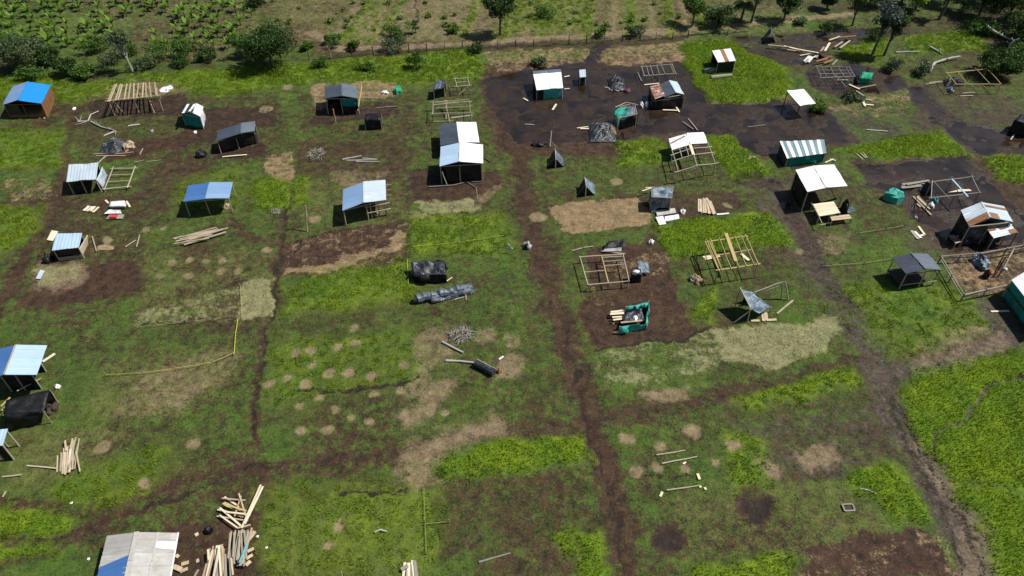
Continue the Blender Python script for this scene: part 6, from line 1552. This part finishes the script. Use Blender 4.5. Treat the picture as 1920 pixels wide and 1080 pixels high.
tree('tree', 'tall dark tree in the top right corner', 1885, 45, 8.0, 4.6, 'leafdark', clumps=44, per=190, low=.15, seed=12)
tree('tree', 'big dark spreading tree right of the yellowish pole frame', 1868, 142, 3.6, 2.9, 'leafdark', clumps=30, per=170, low=.05, seed=13)
tree('tree', 'dark tree filling the right edge behind the dead limbs', 1925, 92, 5.0, 3.2, 'leafdark', clumps=30, per=150, low=.05, seed=14)
tree('bush', 'spreading mid green bush under the top right trees', 1840, 62, 2.0, 2.6, 'leafmid', clumps=14, per=110, low=.02, cat='bush', seed=15)
random.seed(33)
tree('bush', 'dark bush at the top middle of the crop field edge', 490, 8, 3.2, 2.6, 'leafdark', clumps=14, per=120, low=.02, cat='bush')
tree('bush', 'dark bush left of the dense dark tree', 462, 104, 3.6, 2.0, 'leafmid', clumps=14, per=120, low=.02, cat='bush')

for px, py, h, r, m_, l in ((20, 100, 2.6, 2.6, 'leafmid', 'green bush behind the grey green left tree'), (62, 148, 1.5, 1.8, 'leafmid', 'low bush above the bright blue roof'), (185, 98, 2.0, 2.2, 'leafmid', 'green bush at the near corner of the crop field'), (240, 104, 1.8, 1.9, 'leafmid', 'bush behind the slender pale stemmed tree'), (345, 100, 1.9, 2.1, 'leafmid', 'bush at the middle near edge of the crop field'),
                            (392, 112, 1.5, 1.6, 'leafdark', 'dark bush left of the dense dark tree group'), (270, 128, 1.4, 1.9, 'leafgrey', 'spreading grey bush right of the slender pale stem'), (340, 122, 1.3, 1.6, 'leafdark', 'dark bush in the hedge below the crop field'), (575, 92, 1.3, 1.2, 'leafmid', 'small bush by the path beside the dense dark tree'), (850, 60, 1.0, 1.3, 'weed', 'low weed clump left of the single dark tree')):
    tree('bush', l, px, py, h, r, m_, clumps=11, per=100, low=.02, leaf=.3, cat='bush', tr=.06)
for px, py, h, r, m_, l, s_ in ((1770, 8, 5.5, 2.8, 'leafdark', 'dark tree behind the bare stemmed tree at the top right', 47), (1870, 12, 6.5, 3.2, 'leafdark', 'tall dark tree at the top edge above the corner tree', 48), (1905, 70, 4.0, 2.6, 'leafdark', 'dark tree between the corner tree and the dead limbs', 49), (1690, 8, 5.0, 2.6, 'leafdark', 'dark tree behind the yellow green tree', 41), (1835, 30, 6.0, 3.0, 'leafdark', 'dark tree left of the top right corner tree', 42), (1925, 40, 6.0, 3.0, 'leafmid', 'mid green tree at the very top right edge', 43), (1640, 12, 4.2, 2.2, 'leafblue', 'blue grey tree at the top edge right of the ditch', 44), (1550, 18, 3.2, 1.6, 'leafdark', 'dark bushy tree at the top edge by the bank', 45), (1905, 118, 2.2, 2.6, 'leafmid', 'green bush below the dead limbs at the right edge', 46)):
    tree('tree', l, px, py, h, r, m_, clumps=24, per=130, low=.15, seed=s_)
random.seed(34)

# crop plants with arching leaves in rows
def crop_mesh(seed):
    r_ = random.Random(seed); lb = MB(); sb = MB(); h = r_.uniform(.45, .8)
    sb.tube([Vector((0, 0, -.1)), Vector((0, 0, h * .6)), Vector((r_.uniform(-.1, .1), 0, h))], [.08, .07, .04], 6)
    n = r_.randint(8, 11)
    for i in range(n):
        a = 2 * math.pi * i / n + r_.uniform(-.3, .3); L = r_.uniform(.9, 1.6); k0 = r_.uniform(.25, .6); v = Vector((math.cos(a) * k0, math.sin(a) * k0, .9)).normalized()
        p_ = Vector((0, 0, h)); tone = r_.random(); tw = r_.uniform(.13, .2)
        pr = None
        for k in range(7):
            s_ = v.cross(Vector((0, 0, 1))).normalized() * (tw * math.sin(math.pi * (k + .6) / 7.2) + .02)
            cur = (p_ - s_ + Vector((0, 0, .05)), p_ + s_ + Vector((0, 0, .05)))
            if pr: lb.quad(pr[0], pr[1], cur[1], cur[0], tone=tone)
            pr = cur; p_ = p_ + v * L / 6; v.z -= .22; v.normalize()
    return lb, sb
protos = []
for i in range(5):
    t = thing('crop_plant', 'leafy crop plant with arching leaves in the far left field', 'crop plant', (0, 0, 0), 'crop plants in the far left field')
    lb, sb = crop_mesh(i); lo = obj('leaves', lb, 'crop', t); st_ = obj('stem', sb, 'leafmid', t)
    protos.append((t, lo, st_))
spots_ = []
for rw in range(16):
    for cl in range(30):
        x_ = -82 + cl * 2.05 + rw * .45 + random.uniform(-.5, .5); y_ = 84.5 + rw * 1.75 + random.uniform(-.4, .4)
        q = Vector((x_, y_, 0)); d_ = q.y * CP + CAMH * SP; px = 960 + FPX * q.x / d_; py = row(q)
        lim = 92 if px < 240 else (58 if px < 270 else 96)
        if px > 455 + (30 if py < 40 else 0) or py > lim or py < -22 or px < -10: continue
        if (330 > px > 230 and 38 < py < 60) or random.random() < (.1 if px > 280 else .2): continue
        spots_.append(q)
random.shuffle(spots_)
for i, q in enumerate(spots_[:290]):
    t, lo, st_ = protos[i % 5]
    if i < 5: c = t
    else:
        c = t.copy(); C.objects.link(c)
        for ch in (lo, st_):
            d_ = ch.copy(); C.objects.link(d_); d_.parent = c
    c.location = q; c.rotation_euler = (0, 0, random.uniform(0, 6.28)); s_ = random.uniform(.65, 1.1); c.scale = (s_, s_, s_)
# young weeds in the pale far field
wb = []
for i in range(4):
    mb = MB()
    for _ in range(60): leaf_quad(mb, Vector((random.gauss(0, .18), random.gauss(0, .18), random.uniform(.02, .4))), .3, random.random())
    wb.append(tag(obj('weed', mb, 'weed', origin=Vector((0, 0, 0))), 'small leafy weed in the pale far field', 'weed', 'weeds in the pale far field'))
for i in range(52):
    o = wb[i % 4] if i < 4 else wb[i % 4].copy()
    if i >= 4: C.objects.link(o)
    while True:
        px, py = random.uniform(500, 1320), random.uniform(-12, 72)
        if py < 60 - (px - 600) * .01 and not 890 < px < 985: break
    o.location = P(px, py); o.rotation_euler = (0, 0, random.uniform(0, 6)); s_ = random.uniform(.6, 1.5); o.scale = (s_, s_, s_)
